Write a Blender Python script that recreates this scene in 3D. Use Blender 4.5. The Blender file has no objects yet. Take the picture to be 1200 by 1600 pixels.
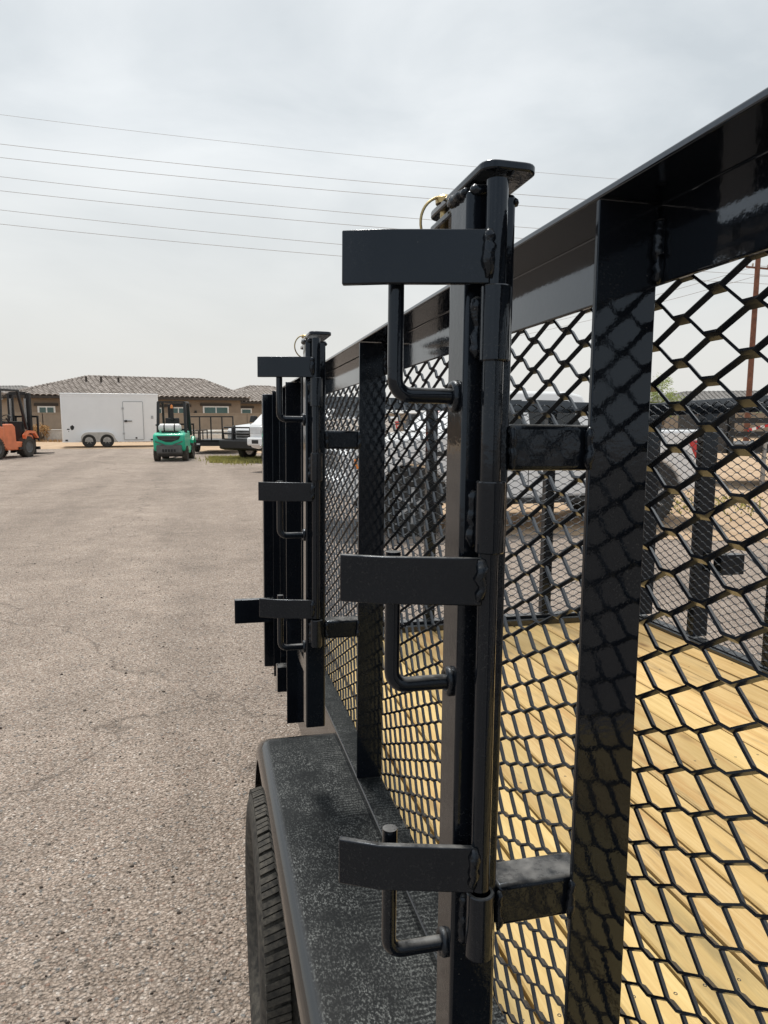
import bpy, bmesh, math, random
from mathutils import Vector, Matrix, Euler
R = math.radians
random.seed(7)
scene = bpy.context.scene
COL = scene.collection

# ------------------------------------------------------------------ camera, sky, sun, exposure
EYE = Vector((0, 0, 1.58))
FPX = 1110.0                       # focal length in photograph pixels (1200 x 1600)
PSI = R(14.08)                     # the camera looks a little to the right of the trailer's length
PITCH = math.atan(148 / FPX)       # and a little down
cam_d = bpy.data.cameras.new('camera'); cam = bpy.data.objects.new('camera', cam_d); COL.objects.link(cam)
cam_d.sensor_fit = 'VERTICAL'; cam_d.sensor_height = 24; cam_d.sensor_width = 18
cam_d.lens = FPX / 1600 * 24; cam_d.clip_start = 0.02; cam_d.clip_end = 3000
cam.location = EYE; cam.rotation_euler = (R(90) - PITCH, 0, -PSI)
scene.camera = cam

SUN_EL, SUN_AZ = R(66), R(97)      # azimuth as an angle in the ground plane, counted from world +X
world = bpy.data.worlds.new('World'); scene.world = world; world.use_nodes = True
nt = world.node_tree; nt.nodes.clear()
def wn(t, **k):
    n = nt.nodes.new(t)
    for a, b in k.items(): setattr(n, a, b)
    return n
sky = wn('ShaderNodeTexSky', sky_type='NISHITA', sun_disc=False)
sky.sun_elevation = SUN_EL; sky.sun_rotation = R(90) - SUN_AZ; sky.dust_density = 4.0; sky.air_density = 1.5
tc = wn('ShaderNodeTexCoord'); mp = wn('ShaderNodeMapping'); mp.inputs['Scale'].default_value = (1.1, 1.1, 2.6)
n1 = wn('ShaderNodeTexNoise'); n1.inputs['Scale'].default_value = 2.1; n1.inputs['Detail'].default_value = 6; n1.inputs['Roughness'].default_value = .52; n1.inputs['Distortion'].default_value = .35
r1 = wn('ShaderNodeValToRGB'); r1.color_ramp.elements[0].position = .36; r1.color_ramp.elements[1].position = .66
r1.color_ramp.elements[0].color = (.56, .605, .635, 1); r1.color_ramp.elements[1].color = (.80, .83, .845, 1)
sep = wn('ShaderNodeSeparateXYZ'); r2 = wn('ShaderNodeValToRGB')
r2.color_ramp.elements[0].position = 0.0; r2.color_ramp.elements[0].color = (1, 1, 1, 1)
r2.color_ramp.elements[1].position = .34; r2.color_ramp.elements[1].color = (0, 0, 0, 1)
mx = wn('ShaderNodeMix', data_type='RGBA'); mx.inputs['B'].default_value = (.74, .733, .705, 1)
b1 = wn('ShaderNodeBackground'); b1.inputs['Strength'].default_value = 1.0
b2 = wn('ShaderNodeBackground'); b2.inputs['Strength'].default_value = .1
ms = wn('ShaderNodeMixShader'); ms.inputs[0].default_value = .10; out = wn('ShaderNodeOutputWorld')
lk = nt.links.new
lk(tc.outputs['Generated'], mp.inputs[0]); lk(mp.outputs[0], n1.inputs['Vector']); lk(n1.outputs['Fac'], r1.inputs[0])
lk(tc.outputs['Generated'], sep.inputs[0]); lk(sep.outputs['Z'], r2.inputs[0]); lk(r2.outputs[0], mx.inputs['Factor'])
lk(r1.outputs[0], mx.inputs['A']); lk(mx.outputs['Result'], b1.inputs['Color']); lk(sky.outputs[0], b2.inputs['Color'])
lk(b1.outputs[0], ms.inputs[1]); lk(b2.outputs[0], ms.inputs[2]); lk(ms.outputs[0], out.inputs[0])

sun_d = bpy.data.lights.new('sun', 'SUN'); sun = bpy.data.objects.new('sun', sun_d); COL.objects.link(sun)
sun_d.energy = 3.1; sun_d.angle = R(10); sun_d.color = (1, .95, .87)
sd = Vector((math.cos(SUN_EL) * math.cos(SUN_AZ), math.cos(SUN_EL) * math.sin(SUN_AZ), math.sin(SUN_EL)))
sun.rotation_euler = sd.to_track_quat('Z', 'Y').to_euler()
vs = scene.view_settings
scene.display_settings.display_device = 'sRGB'; vs.view_transform = 'Standard'; vs.look = 'None'; vs.gamma = 1; vs.exposure = 0.19
vs.use_curve_mapping = False

# ------------------------------------------------------------------ helpers
class G:
    """collects shapes into one mesh"""
    def __init__(s): s.v = []; s.f = []
    def add(s, v, f):
        o = len(s.v); s.v += [tuple(p) for p in v]; s.f += [tuple(i + o for i in q) for q in f]; return s
    def box(s, a, b):
        x0, y0, z0 = [min(p, q) for p, q in zip(a, b)]; x1, y1, z1 = [max(p, q) for p, q in zip(a, b)]
        return s.add([(x0,y0,z0),(x1,y0,z0),(x1,y1,z0),(x0,y1,z0),(x0,y0,z1),(x1,y0,z1),(x1,y1,z1),(x0,y1,z1)],
                     [(0,3,2,1),(4,5,6,7),(0,1,5,4),(1,2,6,5),(2,3,7,6),(3,0,4,7)])
    def prism(s, poly, a, b, axis='y'):
        """polygon in the other two axes, drawn out from a to b"""
        def P(u, w, t):
            return {'x': (t, u, w), 'y': (u, t, w), 'z': (u, w, t)}[axis]
        n = len(poly); v = [P(u, w, a) for u, w in poly] + [P(u, w, b) for u, w in poly]
        ar = sum(poly[i][0] * poly[(i + 1) % n][1] - poly[(i + 1) % n][0] * poly[i][1] for i in range(n))
        f = [tuple(range(n)), tuple(range(2 * n - 1, n - 1, -1))] + [(i, i + n, (i + 1) % n + n, (i + 1) % n) for i in range(n)]
        flip = (ar > 0) != (axis == 'y')
        if (b < a): flip = not flip
        if flip: f = [q[::-1] for q in f]
        return s.add(v, f)
    def tube(s, path, r, n=10, caps=True, r_end=None):
        path = [Vector(p) for p in path]; v = []; f = []
        prev = None
        for i, p in enumerate(path):
            t = (path[min(i + 1, len(path) - 1)] - path[max(i - 1, 0)]).normalized()
            if prev is None:
                a = t.orthogonal().normalized()
            else:
                a = (prev - t * prev.dot(t)).normalized()
            prev = a; b = t.cross(a)
            rr = r[i] if isinstance(r, (list, tuple)) else (r if r_end is None else r + (r_end - r) * i / (len(path) - 1))
            for k in range(n):
                an = 2 * math.pi * k / n; v.append(p + (a * math.cos(an) + b * math.sin(an)) * rr)
        for i in range(len(path) - 1):
            for k in range(n): f.append((i*n+k, i*n+(k+1)%n, (i+1)*n+(k+1)%n, (i+1)*n+k))
        if caps: f.append(tuple(range(n-1, -1, -1))); f.append(tuple((len(path)-1)*n+k for k in range(n)))
        return s.add(v, f)
    def bar(s, a, b, w, h=None):
        """square bar between two points"""
        h = h or w; a = Vector(a); b = Vector(b); t = (b - a).normalized()
        up = Vector((0, 0, 1)) if abs(t.z) < .95 else Vector((0, 1, 0))
        x = t.cross(up).normalized() * w / 2; y = x.cross(t).normalized() * h / 2
        v = [a-x-y, a+x-y, a+x+y, a-x+y, b-x-y, b+x-y, b+x+y, b-x+y]
        return s.add(v, [(0,1,2,3),(7,6,5,4),(4,5,1,0),(5,6,2,1),(6,7,3,2),(7,4,0,3)])
    def lathe(s, prof, c, axis='x', n=32, closed=True):
        """profile of (along axis, radius), spun round the axis through c"""
        v = []; f = []; m = len(prof)
        for k in range(n):
            an = 2 * math.pi * k / n; ca, sa = math.cos(an), math.sin(an)
            for h, r in prof:
                q = {'x': (h, r*ca, r*sa), 'y': (r*sa, h, r*ca), 'z': (r*ca, r*sa, h)}[axis]
                v.append((c[0]+q[0], c[1]+q[1], c[2]+q[2]))
        for k in range(n):
            k2 = (k + 1) % n
            for i in range(m if closed else m - 1):
                j = (i + 1) % m; f.append((k*m+i, k2*m+i, k2*m+j, k*m+j))
        return s.add(v, f)
    def blob(s, c, r, seed=0, n=2):
        bm = bmesh.new(); bmesh.ops.create_icosphere(bm, subdivisions=n, radius=1)
        rs = random.Random(seed); rx = r if isinstance(r, (tuple, list)) else (r, r, r)
        v = []
        for p in bm.verts:
            k = 1 + rs.uniform(-.18, .18); v.append((c[0]+p.co.x*rx[0]*k, c[1]+p.co.y*rx[1]*k, c[2]+p.co.z*rx[2]*k))
        bm.verts.index_update(); f = [tuple(q.index for q in fc.verts) for fc in bm.faces]; bm.free()
        return s.add(v, f)
    def build(s, name, mat, parent=None, bevel=0, seg=2, smooth=35, loc=None, normals=False):
        me = bpy.data.meshes.new(name); me.from_pydata(s.v, [], s.f); me.validate()
        if normals:
            bm = bmesh.new(); bm.from_mesh(me); bmesh.ops.recalc_face_normals(bm, faces=bm.faces); bm.to_mesh(me); bm.free()
        o = bpy.data.objects.new(name, me); COL.objects.link(o)
        if mat: me.materials.append(M[mat] if isinstance(mat, str) else mat)
        if parent: o.parent = parent
        if loc is not None: o.location = loc
        if bevel:
            bv = o.modifiers.new('bevel', 'BEVEL'); bv.width = bevel; bv.segments = seg; bv.limit_method = 'ANGLE'; bv.angle_limit = R(40)
            bv.harden_normals = False
        if smooth:
            for p in me.polygons: p.use_smooth = True
            me.set_sharp_from_angle(angle=R(smooth))
        return o
def empty(name, loc=(0,0,0), rz=0, parent=None):
    o = bpy.data.objects.new(name, None); COL.objects.link(o); o.location = loc; o.rotation_euler = (0, 0, rz); o.parent = parent
    o.empty_display_size = .2
    return o
def tag(o, label=None, cat=None, group=None, kind=None):
    if label: o['label'] = label
    if cat: o['category'] = cat
    if group: o['group'] = group
    if kind: o['kind'] = kind
    return o
def copy_tree(o, parent=None):
    c = o.copy(); COL.objects.link(c); c.parent = parent
    for ch in list(o.children): copy_tree(ch, c)
    return c
CR = Vector((math.cos(PSI), -math.sin(PSI), 0)); CF = Vector((math.sin(PSI), math.cos(PSI), 0))
def at(px, d, z=0):
    """a place on the lot: the bearing of photograph column px, d metres out"""
    p = CR * ((px - 600) / FPX * d * 1.009) + CF * d
    return Vector((p.x, p.y, z))
def heading(a): return R(a) - PSI      # 0 = to the right of the picture, 90 = away from the camera

# ------------------------------------------------------------------ materials
M = {}
class NT:
    def __init__(s, name):
        s.m = bpy.data.materials.new(name); s.m.use_nodes = True; s.t = s.m.node_tree; s.b = s.t.nodes['Principled BSDF']; M[name] = s.m
        s.out = s.t.nodes['Material Output']; s._co = None
    def n(s, t, ins=None, **k):
        x = s.t.nodes.new(t)
        for a, b in k.items(): setattr(x, a, b)
        for a, b in (ins or {}).items():
            if isinstance(b, bpy.types.NodeSocket): s.t.links.new(b, x.inputs[a])
            else: x.inputs[a].default_value = b
        return x
    def l(s, a, b): s.t.links.new(a, b)
    def co(s, scale=(1,1,1), which='Object'):
        c = s.n('ShaderNodeTexCoord'); return s.n('ShaderNodeMapping', {'Vector': c.outputs[which], 'Scale': scale}).outputs[0]
    def noise(s, scale, detail=3, rough=.55, vec=None, dist=0):
        return s.n('ShaderNodeTexNoise', {'Vector': vec or s.co(), 'Scale': scale, 'Detail': detail, 'Roughness': rough, 'Distortion': dist}).outputs['Fac']
    def ramp(s, fac, *stops):
        r = s.n('ShaderNodeValToRGB', {'Fac': fac}); e = r.color_ramp.elements
        while len(e) < len(stops): e.new(.5)
        for q, (p, c) in zip(e, stops):
            q.position = p; q.color = (c, c, c, 1) if isinstance(c, (int, float)) else (*c, 1)
        return r.outputs[0]
    def mix(s, fac, a, b, mode='MIX'):
        m = s.n('ShaderNodeMix', data_type='RGBA', blend_type=mode)
        for k, v in (('Factor', fac), ('A', a), ('B', b)):
            if isinstance(v, bpy.types.NodeSocket): s.l(v, m.inputs[k])
            else: m.inputs[k].default_value = v if k == 'Factor' else (*v, 1)
        return m.outputs['Result']
    def math(s, op, a, b=0.0):
        m = s.n('ShaderNodeMath', operation=op)
        for i, v in enumerate((a, b)):
            if isinstance(v, bpy.types.NodeSocket): s.l(v, m.inputs[i])
            else: m.inputs[i].default_value = v
        return m.outputs[0]
    def set(s, **k):
        for a, v in k.items():
            a = {'color': 'Base Color', 'rough': 'Roughness', 'metal': 'Metallic', 'coat': 'Coat Weight', 'spec': 'Specular IOR Level', 'normal': 'Normal', 'trans': 'Transmission Weight', 'coatr': 'Coat Roughness'}.get(a, a)
            if isinstance(v, bpy.types.NodeSocket): s.l(v, s.b.inputs[a])
            elif isinstance(v, tuple): s.b.inputs[a].default_value = (*v, 1)
            else: s.b.inputs[a].default_value = v
        return s
    def bump(s, h, strength, dist=.002, normal=None):
        b = s.n('ShaderNodeBump', {'Height': h, 'Strength': strength, 'Distance': dist})
        if normal: s.l(normal, b.inputs['Normal'])
        return b.outputs[0]
def simple(name, c, rough=.5, metal=0, var=.12, scale=6, coat=0, bump=0, bscale=80, bdist=.002, spec=.5):
    t = NT(name); n = t.noise(scale, 4)
    lo = tuple(x * (1 - var) for x in c); hi = tuple(min(1, x * (1 + var)) for x in c)
    t.set(color=t.ramp(n, (.3, lo), (.7, hi)), rough=rough, metal=metal, coat=coat, spec=spec)
    if bump: t.set(normal=t.bump(t.noise(bscale, 3), bump, bdist))
    return t

def black_paint(name, base=(.0052, .0068, .0100), rough=.07, dust=.8, speck=.22, peel=.10, spec=.32, coat=.07):
    """glossy black enamel with orange peel, dust settled on the faces that look up"""
    t = NT(name); v = t.co()
    geo = t.n('ShaderNodeNewGeometry'); z = t.n('ShaderNodeSeparateXYZ', {'Vector': geo.outputs['Normal']}).outputs['Z']
    up = t.ramp(z, (.55, 0.0), (.95, 1.0))
    blotch = t.ramp(t.noise(38, 5, .65, v), (.36, .15), (.66, 1.0))
    grit = t.ramp(t.noise(420, 2, .6, v), (.58, 0.0), (.70, 1.0))
    film = t.ramp(t.noise(9, 4, .6, v), (.45, 0.0), (.8, 1.0))
    spots = t.ramp(t.n('ShaderNodeTexVoronoi', {'Vector': v, 'Scale': 130}).outputs['Distance'], (.05, 1.0), (.10, 0.0))
    sp2 = t.math('MULTIPLY', spots, t.ramp(t.noise(25, 2, .5, v), (.58, 0.0), (.66, 1.0)))
    f_up = t.math('MULTIPLY', t.math('MULTIPLY', up, blotch), dust)
    f = t.math('MAXIMUM', f_up, t.math('MULTIPLY', t.math('ADD', t.math('MULTIPLY', grit, film), sp2), speck))
    col = t.mix(f, base, (.22, .215, .205))
    rg = t.math('ADD', t.math('MULTIPLY', f, .5), t.ramp(t.noise(14, 3, .6, v), (.3, rough * .7), (.75, rough * 1.5)))
    pe = t.math('ADD', t.noise(170, 2, .5, v), t.math('MULTIPLY', t.noise(34, 2, .5, v), 1.2))
    t.b.inputs['Specular Tint'].default_value = (.70, .83, 1.0, 1)  # blue put into the reflections, for a bluer sky behind the camera
    t.set(color=col, rough=rg, spec=spec * 1.25, coat=coat * .6, coatr=.03, normal=t.bump(pe, peel, .0012))
    return t
black_paint('black_paint')
black_paint('mesh_paint', base=(.007, .0085, .0120), rough=.26, dust=.55, speck=.12, peel=.1)
black_paint('rail_paint', rough=.07, dust=.5, speck=.12, peel=.09, spec=.65, coat=.45)
black_paint('weld_paint', rough=.22, dust=.5, speck=.5, peel=.9)

def m_fender():
    t = NT('fender_paint'); v = t.co()
    geo = t.n('ShaderNodeNewGeometry'); z = t.n('ShaderNodeSeparateXYZ', {'Vector': geo.outputs['Normal']}).outputs['Z']
    up = t.ramp(z, (.93, 0.0), (.992, 1.0))
    vo = t.n('ShaderNodeTexVoronoi', {'Vector': t.co((1.25, .8, 1)), 'Scale': 190, 'Randomness': 1.0})
    cell = t.n('ShaderNodeSeparateColor', {'Color': vo.outputs['Color']}).outputs[0]
    flakes = t.math('MULTIPLY', t.ramp(vo.outputs['Distance'], (.22, 1.0), (.48, 0.0)), t.ramp(cell, (.30, 0.0), (.80, 1.0)))
    fine = t.ramp(t.noise(650, 3, .7, v), (.60, 0.0), (.72, .55))
    film = t.ramp(t.noise(16, 5, .65, v), (.36, .12), (.64, 1.0))
    # rows of dried splashes on the side towards the mesh
    sx = t.n('ShaderNodeSeparateXYZ', {'Vector': t.co()})
    wob = t.noise(55, 2, .5, v)
    st = t.math('SINE', t.math('ADD', t.math('MULTIPLY', sx.outputs['Y'], 620.0), t.math('MULTIPLY', wob, 9.0)))
    st2 = t.math('SINE', t.math('ADD', t.math('MULTIPLY', sx.outputs['X'], 900.0), t.math('MULTIPLY', wob, 22.0)))
    side = t.ramp(sx.outputs['X'], (.235, 0.0), (.285, 1.0))
    rows = t.math('MULTIPLY', t.math('MULTIPLY', t.ramp(st, (.2, 0.0), (.8, 1.0)), t.ramp(st2, (-.0, .3), (.5, 1.0))), t.math('MULTIPLY', side, t.ramp(t.noise(9, 3, .5, v), (.42, 0.0), (.58, .8))))
    grain = t.ramp(t.noise(230, 4, .75, t.co((1.3, .75, 1))), (.525, 0.0), (.60, 1.0))
    k = t.math('MAXIMUM', t.math('MULTIPLY', t.math('MAXIMUM', t.math('MULTIPLY', flakes, .35), t.math('MAXIMUM', grain, fine)), film), t.math('MULTIPLY', rows, .9))
    f = t.math('MULTIPLY', t.math('MULTIPLY', k, up), .56)
    t.set(color=t.mix(f, (.0075, .0092, .0105), (.27, .285, .28)), rough=t.math('ADD', t.math('MULTIPLY', up, .32), .12), spec=t.ramp(up, (.0, .9), (1.0, .14)),
          normal=t.bump(t.noise(120, 2), .12, .001))
m_fender()

def m_wood():
    t = NT('pine'); oi = t.n('ShaderNodeObjectInfo').outputs['Random']
    c = t.n('ShaderNodeTexCoord').outputs['Object']
    off = t.n('ShaderNodeCombineXYZ', {'X': t.math('MULTIPLY', oi, 37.0), 'Y': t.math('MULTIPLY', oi, 91.0), 'Z': t.math('MULTIPLY', oi, 13.0)}).outputs[0]
    v = t.n('ShaderNodeVectorMath', {0: c, 1: off}, operation='ADD').outputs[0]
    def sc(x, y, z): return t.n('ShaderNodeMapping', {'Vector': v, 'Scale': (x, y, z)}).outputs[0]
    g = t.noise(1, 4, .6, sc(26, 1.6, 26), 1.2)
    rings = t.math('SINE', t.math('MULTIPLY', t.noise(1, 2, .5, sc(10, .45, 10), .4), 70.0))
    grain = t.noise(1, 3, .6, sc(220, 7, 220))
    base = t.ramp(g, (.25, (.47, .305, .112)), (.5, (.60, .415, .180)), (.78, (.66, .49, .245)))
    base = t.mix(t.math('MULTIPLY', t.ramp(rings, (.3, 0.0), (.98, 1.0)), .20), base, (.50, .30, .095))
    base = t.mix(t.math('MULTIPLY', t.ramp(grain, (.45, 0.0), (.72, 1.0)), .45), base, (.38, .22, .07))
    red = t.math('MULTIPLY', t.ramp(t.noise(1, 4, .65, sc(16, .9, 16)), (.56, 0.0), (.68, 1.0)), .55)
    base = t.mix(red, base, (.40, .185, .055))
    kn = t.n('ShaderNodeTexVoronoi', {'Vector': sc(5.2, 1.9, 5.2), 'Scale': 1.0}).outputs['Distance']
    base = t.mix(t.ramp(kn, (.05, .92), (.11, 0.0)), base, (.10, .05, .018))
    base = t.mix(t.math('MULTIPLY', t.ramp(kn, (.08, 1.0), (.22, 0.0)), .35), base, (.46, .24, .07))
    dirt = t.math('MULTIPLY', t.ramp(t.noise(1, 5, .7, sc(30, 3.2, 30)), (.53, 0.0), (.70, 1.0)), t.ramp(t.noise(1, 2, .5, sc(3, 1.5, 3)), (.44, .08), (.58, .8)))
    base = t.mix(dirt, base, (.17, .115, .06))
    base = t.mix(t.ramp(oi, (.1, 0.0), (.9, .45)), base, (.54, .42, .17))
    base = t.mix(1.0, base, t.ramp(t.n('ShaderNodeTexWhiteNoise', {'W': oi}, noise_dimensions='1D').outputs['Value'], (.0, .74), (1.0, 1.10)), 'MULTIPLY')
    t.set(color=base, rough=.62, spec=.3, normal=t.bump(t.math('ADD', grain, t.math('MULTIPLY', rings, .15)), .25, .0015))
m_wood()

def m_ground():
    t = NT('chip_seal'); v = t.co(which='Object')
    vo = t.n('ShaderNodeTexVoronoi', {'Vector': v, 'Scale': 92.0}); vo2 = t.n('ShaderNodeTexVoronoi', {'Vector': v, 'Scale': 165.0})
    cc = t.n('ShaderNodeSeparateColor', {'Color': vo.outputs['Color']}); c2 = t.n('ShaderNodeSeparateColor', {'Color': vo2.outputs['Color']})
    stone = t.ramp(cc.outputs[0], (.0, (.29, .228, .186)), (.35, (.455, .372, .312)), (.7, (.545, .457, .393)), (.93, (.62, .545, .48)), (1.0, (.78, .71, .65)))
    hue = t.ramp(cc.outputs[1], (.0, (.33, .20, .15)), (.06, (.31, .215, .165)), (.07, (.5, .5, .5)), (.93, (.5, .5, .5)), (.94, (.17, .19, .20)), (1.0, (.12, .15, .17)))
    pick = t.ramp(cc.outputs[1], (.06, 1.0), (.065, 0.0), (.935, 0.0), (.94, 1.0))
    stone = t.mix(t.math('MULTIPLY', pick, .8), stone, hue)
    fines = t.ramp(c2.outputs[0], (.0, (.29, .228, .186)), (1.0, (.56, .47, .40)))
    sel = t.ramp(t.noise(45, 3, .6, v), (.42, 0.0), (.56, 1.0))
    col = t.mix(sel, fines, stone)
    edge = t.ramp(vo.outputs['Distance'], (.35, 0.0), (.75, 1.0))
    col = t.mix(t.math('MULTIPLY', edge, .55), col, (.11, .088, .07))
    pits = t.ramp(t.noise(60, 3, .7, v), (.66, 0.0), (.71, 1.0))
    col = t.mix(t.math('MULTIPLY', pits, .75), col, (.05, .039, .031))
    big = t.ramp(t.noise(.55, 6, .62, v), (.28, .82), (.5, .98), (.72, 1.10))
    col = t.mix(1.0, col, big, 'MULTIPLY')
    med = t.ramp(t.noise(3.1, 5, .6, v), (.3, .86), (.7, 1.10))
    col = t.mix(1.0, col, med, 'MULTIPLY')
    # wheel tracks worn along the lot, and hairline cracks
    tv = t.co((.9, .06, 1)); trk = t.ramp(t.noise(1.1, 3, .5, tv), (.40, .90), (.60, 1.05))
    col = t.mix(1.0, col, trk, 'MULTIPLY')
    cr = t.n('ShaderNodeTexVoronoi', {'Vector': t.n('ShaderNodeVectorMath', {0: v, 1: t.n('ShaderNodeVectorMath', {0: t.n('ShaderNodeTexNoise', {'Vector': v, 'Scale': 1.3, 'Detail': 6.0}).outputs['Color'], 1: (1.6, 1.6, 0)}, operation='MULTIPLY').outputs[0]}, operation='ADD').outputs[0], 'Scale': .16}, feature='DISTANCE_TO_EDGE').outputs['Distance']
    col = t.mix(t.math('MULTIPLY', t.ramp(cr, (.0004, 1.0), (.0022, 0.0)), .45), col, (.05, .042, .036))
    oil = t.ramp(t.noise(1.15, 4, .7, t.co((1, 1, 1))), (.66, 0.0), (.78, .35))
    col = t.mix(oil, col, (.07, .06, .052))
    h = t.math('ADD', t.math('MULTIPLY', vo.outputs['Distance'], -1.3), t.math('ADD', t.math('MULTIPLY', vo2.outputs['Distance'], -.45), t.math('MULTIPLY', t.noise(60, 3, .7, v), -.9)))
    t.set(color=col, rough=.9, spec=.25, normal=t.bump(h, .95, .011))
m_ground()
def m_dirt():
    t = NT('desert_dirt'); v = t.co()
    c = t.ramp(t.noise(1.3, 6, .65, v), (.3, (.36, .255, .165)), (.55, (.47, .345, .235)), (.75, (.54, .42, .30)))
    c = t.mix(t.ramp(t.noise(34, 4, .7, v), (.6, 0.0), (.72, .6)), c, (.22, .16, .11))
    t.set(color=c, rough=.95, spec=.2, normal=t.bump(t.noise(24, 5, .7, v), .7, .03))
m_dirt()
simple('pebble_grey', (.24, .205, .175), .85, var=.35, scale=60, bump=.4, bscale=300)
simple('pebble_dark', (.07, .055, .045), .85, var=.4, scale=60)
simple('pebble_pale', (.46, .43, .39), .8, var=.2, scale=60)
simple('tyre_rubber', (.028, .027, .025), .78, var=.3, scale=25, bump=.25, bscale=240)
def m_tyre():
    t = NT('tread_rubber'); v = t.co()
    f = t.ramp(t.noise(60, 5, .7, v), (.40, 0.0), (.72, .75)); f2 = t.ramp(t.noise(7, 3, .5, v), (.3, .4), (.7, 1.0))
    t.set(color=t.mix(t.math('MULTIPLY', f, f2), (.030, .029, .027), (.16, .145, .12)), rough=.82, spec=.35, normal=t.bump(t.noise(260, 2), .3, .001))
m_tyre()
simple('dusty_tyre', (.060, .052, .044), .9, var=.3, scale=9)
simple('steel_rim', (.35, .35, .35), .35, metal=.8)
simple('dark_rim', (.035, .035, .035), .45, metal=.4)
simple('yellow_zinc', (.42, .33, .17), .38, metal=.9, var=.2, scale=60)
simple('white_gelcoat', (.80, .81, .82), .32, var=.025, scale=1.5)
simple('trim_grey', (.42, .43, .44), .4, metal=.3)
simple('flat_black', (.012, .012, .013), .55, var=.3)
simple('satin_black', (.010, .011, .013), .35, var=.2)
simple('guard_black', (.014, .015, .017), .42, var=.2)
simple('stucco', (.262, .205, .155), .92, var=.07, scale=3, bump=.4, bscale=60, bdist=.01)
simple('stucco_grey', (.30, .27, .24), .92, var=.07, scale=3, bump=.4, bscale=60, bdist=.01)
simple('block', (.285, .235, .185), .93, var=.10, scale=2.5, bump=.4, bscale=40, bdist=.01)
simple('fascia', (.045, .036, .030), .7)
simple('window_white', (.78, .78, .76), .5)
simple('chrome', (.75, .76, .78), .12, metal=1.0, var=.02)
simple('headlight', (.62, .64, .66), .15, var=.1, coat=1)
simple('amber', (.75, .22, .02), .3, var=.05, coat=.6)
simple('tail_red', (.55, .012, .015), .25, var=.1, coat=1)
simple('tape_red', (.55, .02, .02), .4); simple('tape_white', (.80, .80, .80), .4)
simple('forklift_green', (.018, .46, .29), .42, var=.12, scale=4, coat=.2)
simple('forklift_orange', (.72, .20, .085), .45, var=.14, scale=4, coat=.15)
simple('forklift_grey', (.105, .105, .105), .6, var=.2)
simple('tank_white', (.66, .67, .66), .45, var=.12, scale=7)
simple('rust_steel', (.15, .062, .038), .75, var=.3, scale=4)
simple('cable', (.36, .36, .37), .7)
simple('concrete', (.46, .44, .41), .9, var=.12, bump=.3)
simple('pale_board', (.66, .63, .58), .7)
simple('leaf_olive', (.22, .27, .06), .7, var=.3, scale=20)
simple('leaf_green', (.105, .155, .030), .65, var=.3, scale=20)
simple('dry_grass', (.36, .21, .085), .85, var=.3, scale=20)
simple('lawn', (.40, .37, .12), .85, var=.3, scale=10)
simple('bark', (.13, .10, .07), .9)
simple('body_white', (.80, .81, .82), .22, var=.015, scale=1, coat=1.0)
def m_roof(name, a, b, c):
    t = NT(name); v = t.co()
    vo = t.n('ShaderNodeTexVoronoi', {'Vector': t.co((3.2, 2.5, .2)), 'Scale': 1.0}); k = t.n('ShaderNodeSeparateColor', {'Color': vo.outputs['Color']}).outputs[0]
    t.set(color=t.mix(t.ramp(t.noise(8, 4, .6, v), (.35, 0.0), (.7, .5)), t.ramp(k, (.0, a), (.5, b), (1.0, c)), b), rough=.85, spec=.25)
m_roof('roof_tile', (.19, .165, .145), (.30, .265, .24), (.42, .38, .35))
m_roof('roof_grey', (.22, .21, .20), (.27, .26, .25), (.32, .31, .30))
def m_glass(name, c, rough=.06):
    t = NT(name); t.set(color=t.ramp(t.noise(.7, 2), (.35, tuple(x*.7 for x in c)), (.7, c)), rough=rough, spec=.6)
m_glass('window_glass', (.055, .13, .125)); m_glass('dark_glass', (.012, .014, .016)); m_glass('pale_glass', (.26, .40, .38))
# checker-plate look for the stone guard
simple('checker_plate', (.30, .30, .30), .45, metal=.6, var=.4, scale=40)

# ------------------------------------------------------------------ ground
def sheet(name, poly, z, mat, kind='structure', sub=0):
    g = G(); g.add([(x, y, z) for x, y in poly], [tuple(range(len(poly)))])
    o = g.build(name, mat, smooth=0, normals=False)
    if o.data.polygons[0].normal.z < 0: o.data.flip_normals()
    return tag(o, kind=kind)
S_ = 900
tag(sheet('ground', [(-S_, -S_), (S_, -S_), (S_, S_), (-S_, S_)], 0, 'chip_seal'), 'worn grey brown chip seal of the yard')
def ragged(pts, step=.6, amp=.35, seed=1):
    rs = random.Random(seed); o = []
    for a, b in zip(pts, pts[1:]):
        n = max(1, int((b - a).length / step))
        for i in range(n):
            q = a.lerp(b, i / n); o.append((q.x + rs.uniform(-amp, amp), q.y + rs.uniform(-amp, amp)))
    o.append((pts[-1].x, pts[-1].y)); return o
edge = ragged([at(-900, 37.5), at(60, 35.5), at(250, 36.5), at(330, 33), at(430, 31), at(520, 25), at(585, 13), at(700, 9.9), at(1000, 9.2), at(1250, 8.6), at(1900, 8.0)], .35, .22)
sheet('dirt_ground', edge + [(at(1900, 200).x, at(1900, 200).y), (at(600, 400).x, at(600, 400).y), (at(-900, 300).x, at(-900, 300).y)], .004, 'desert_dirt')
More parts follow.
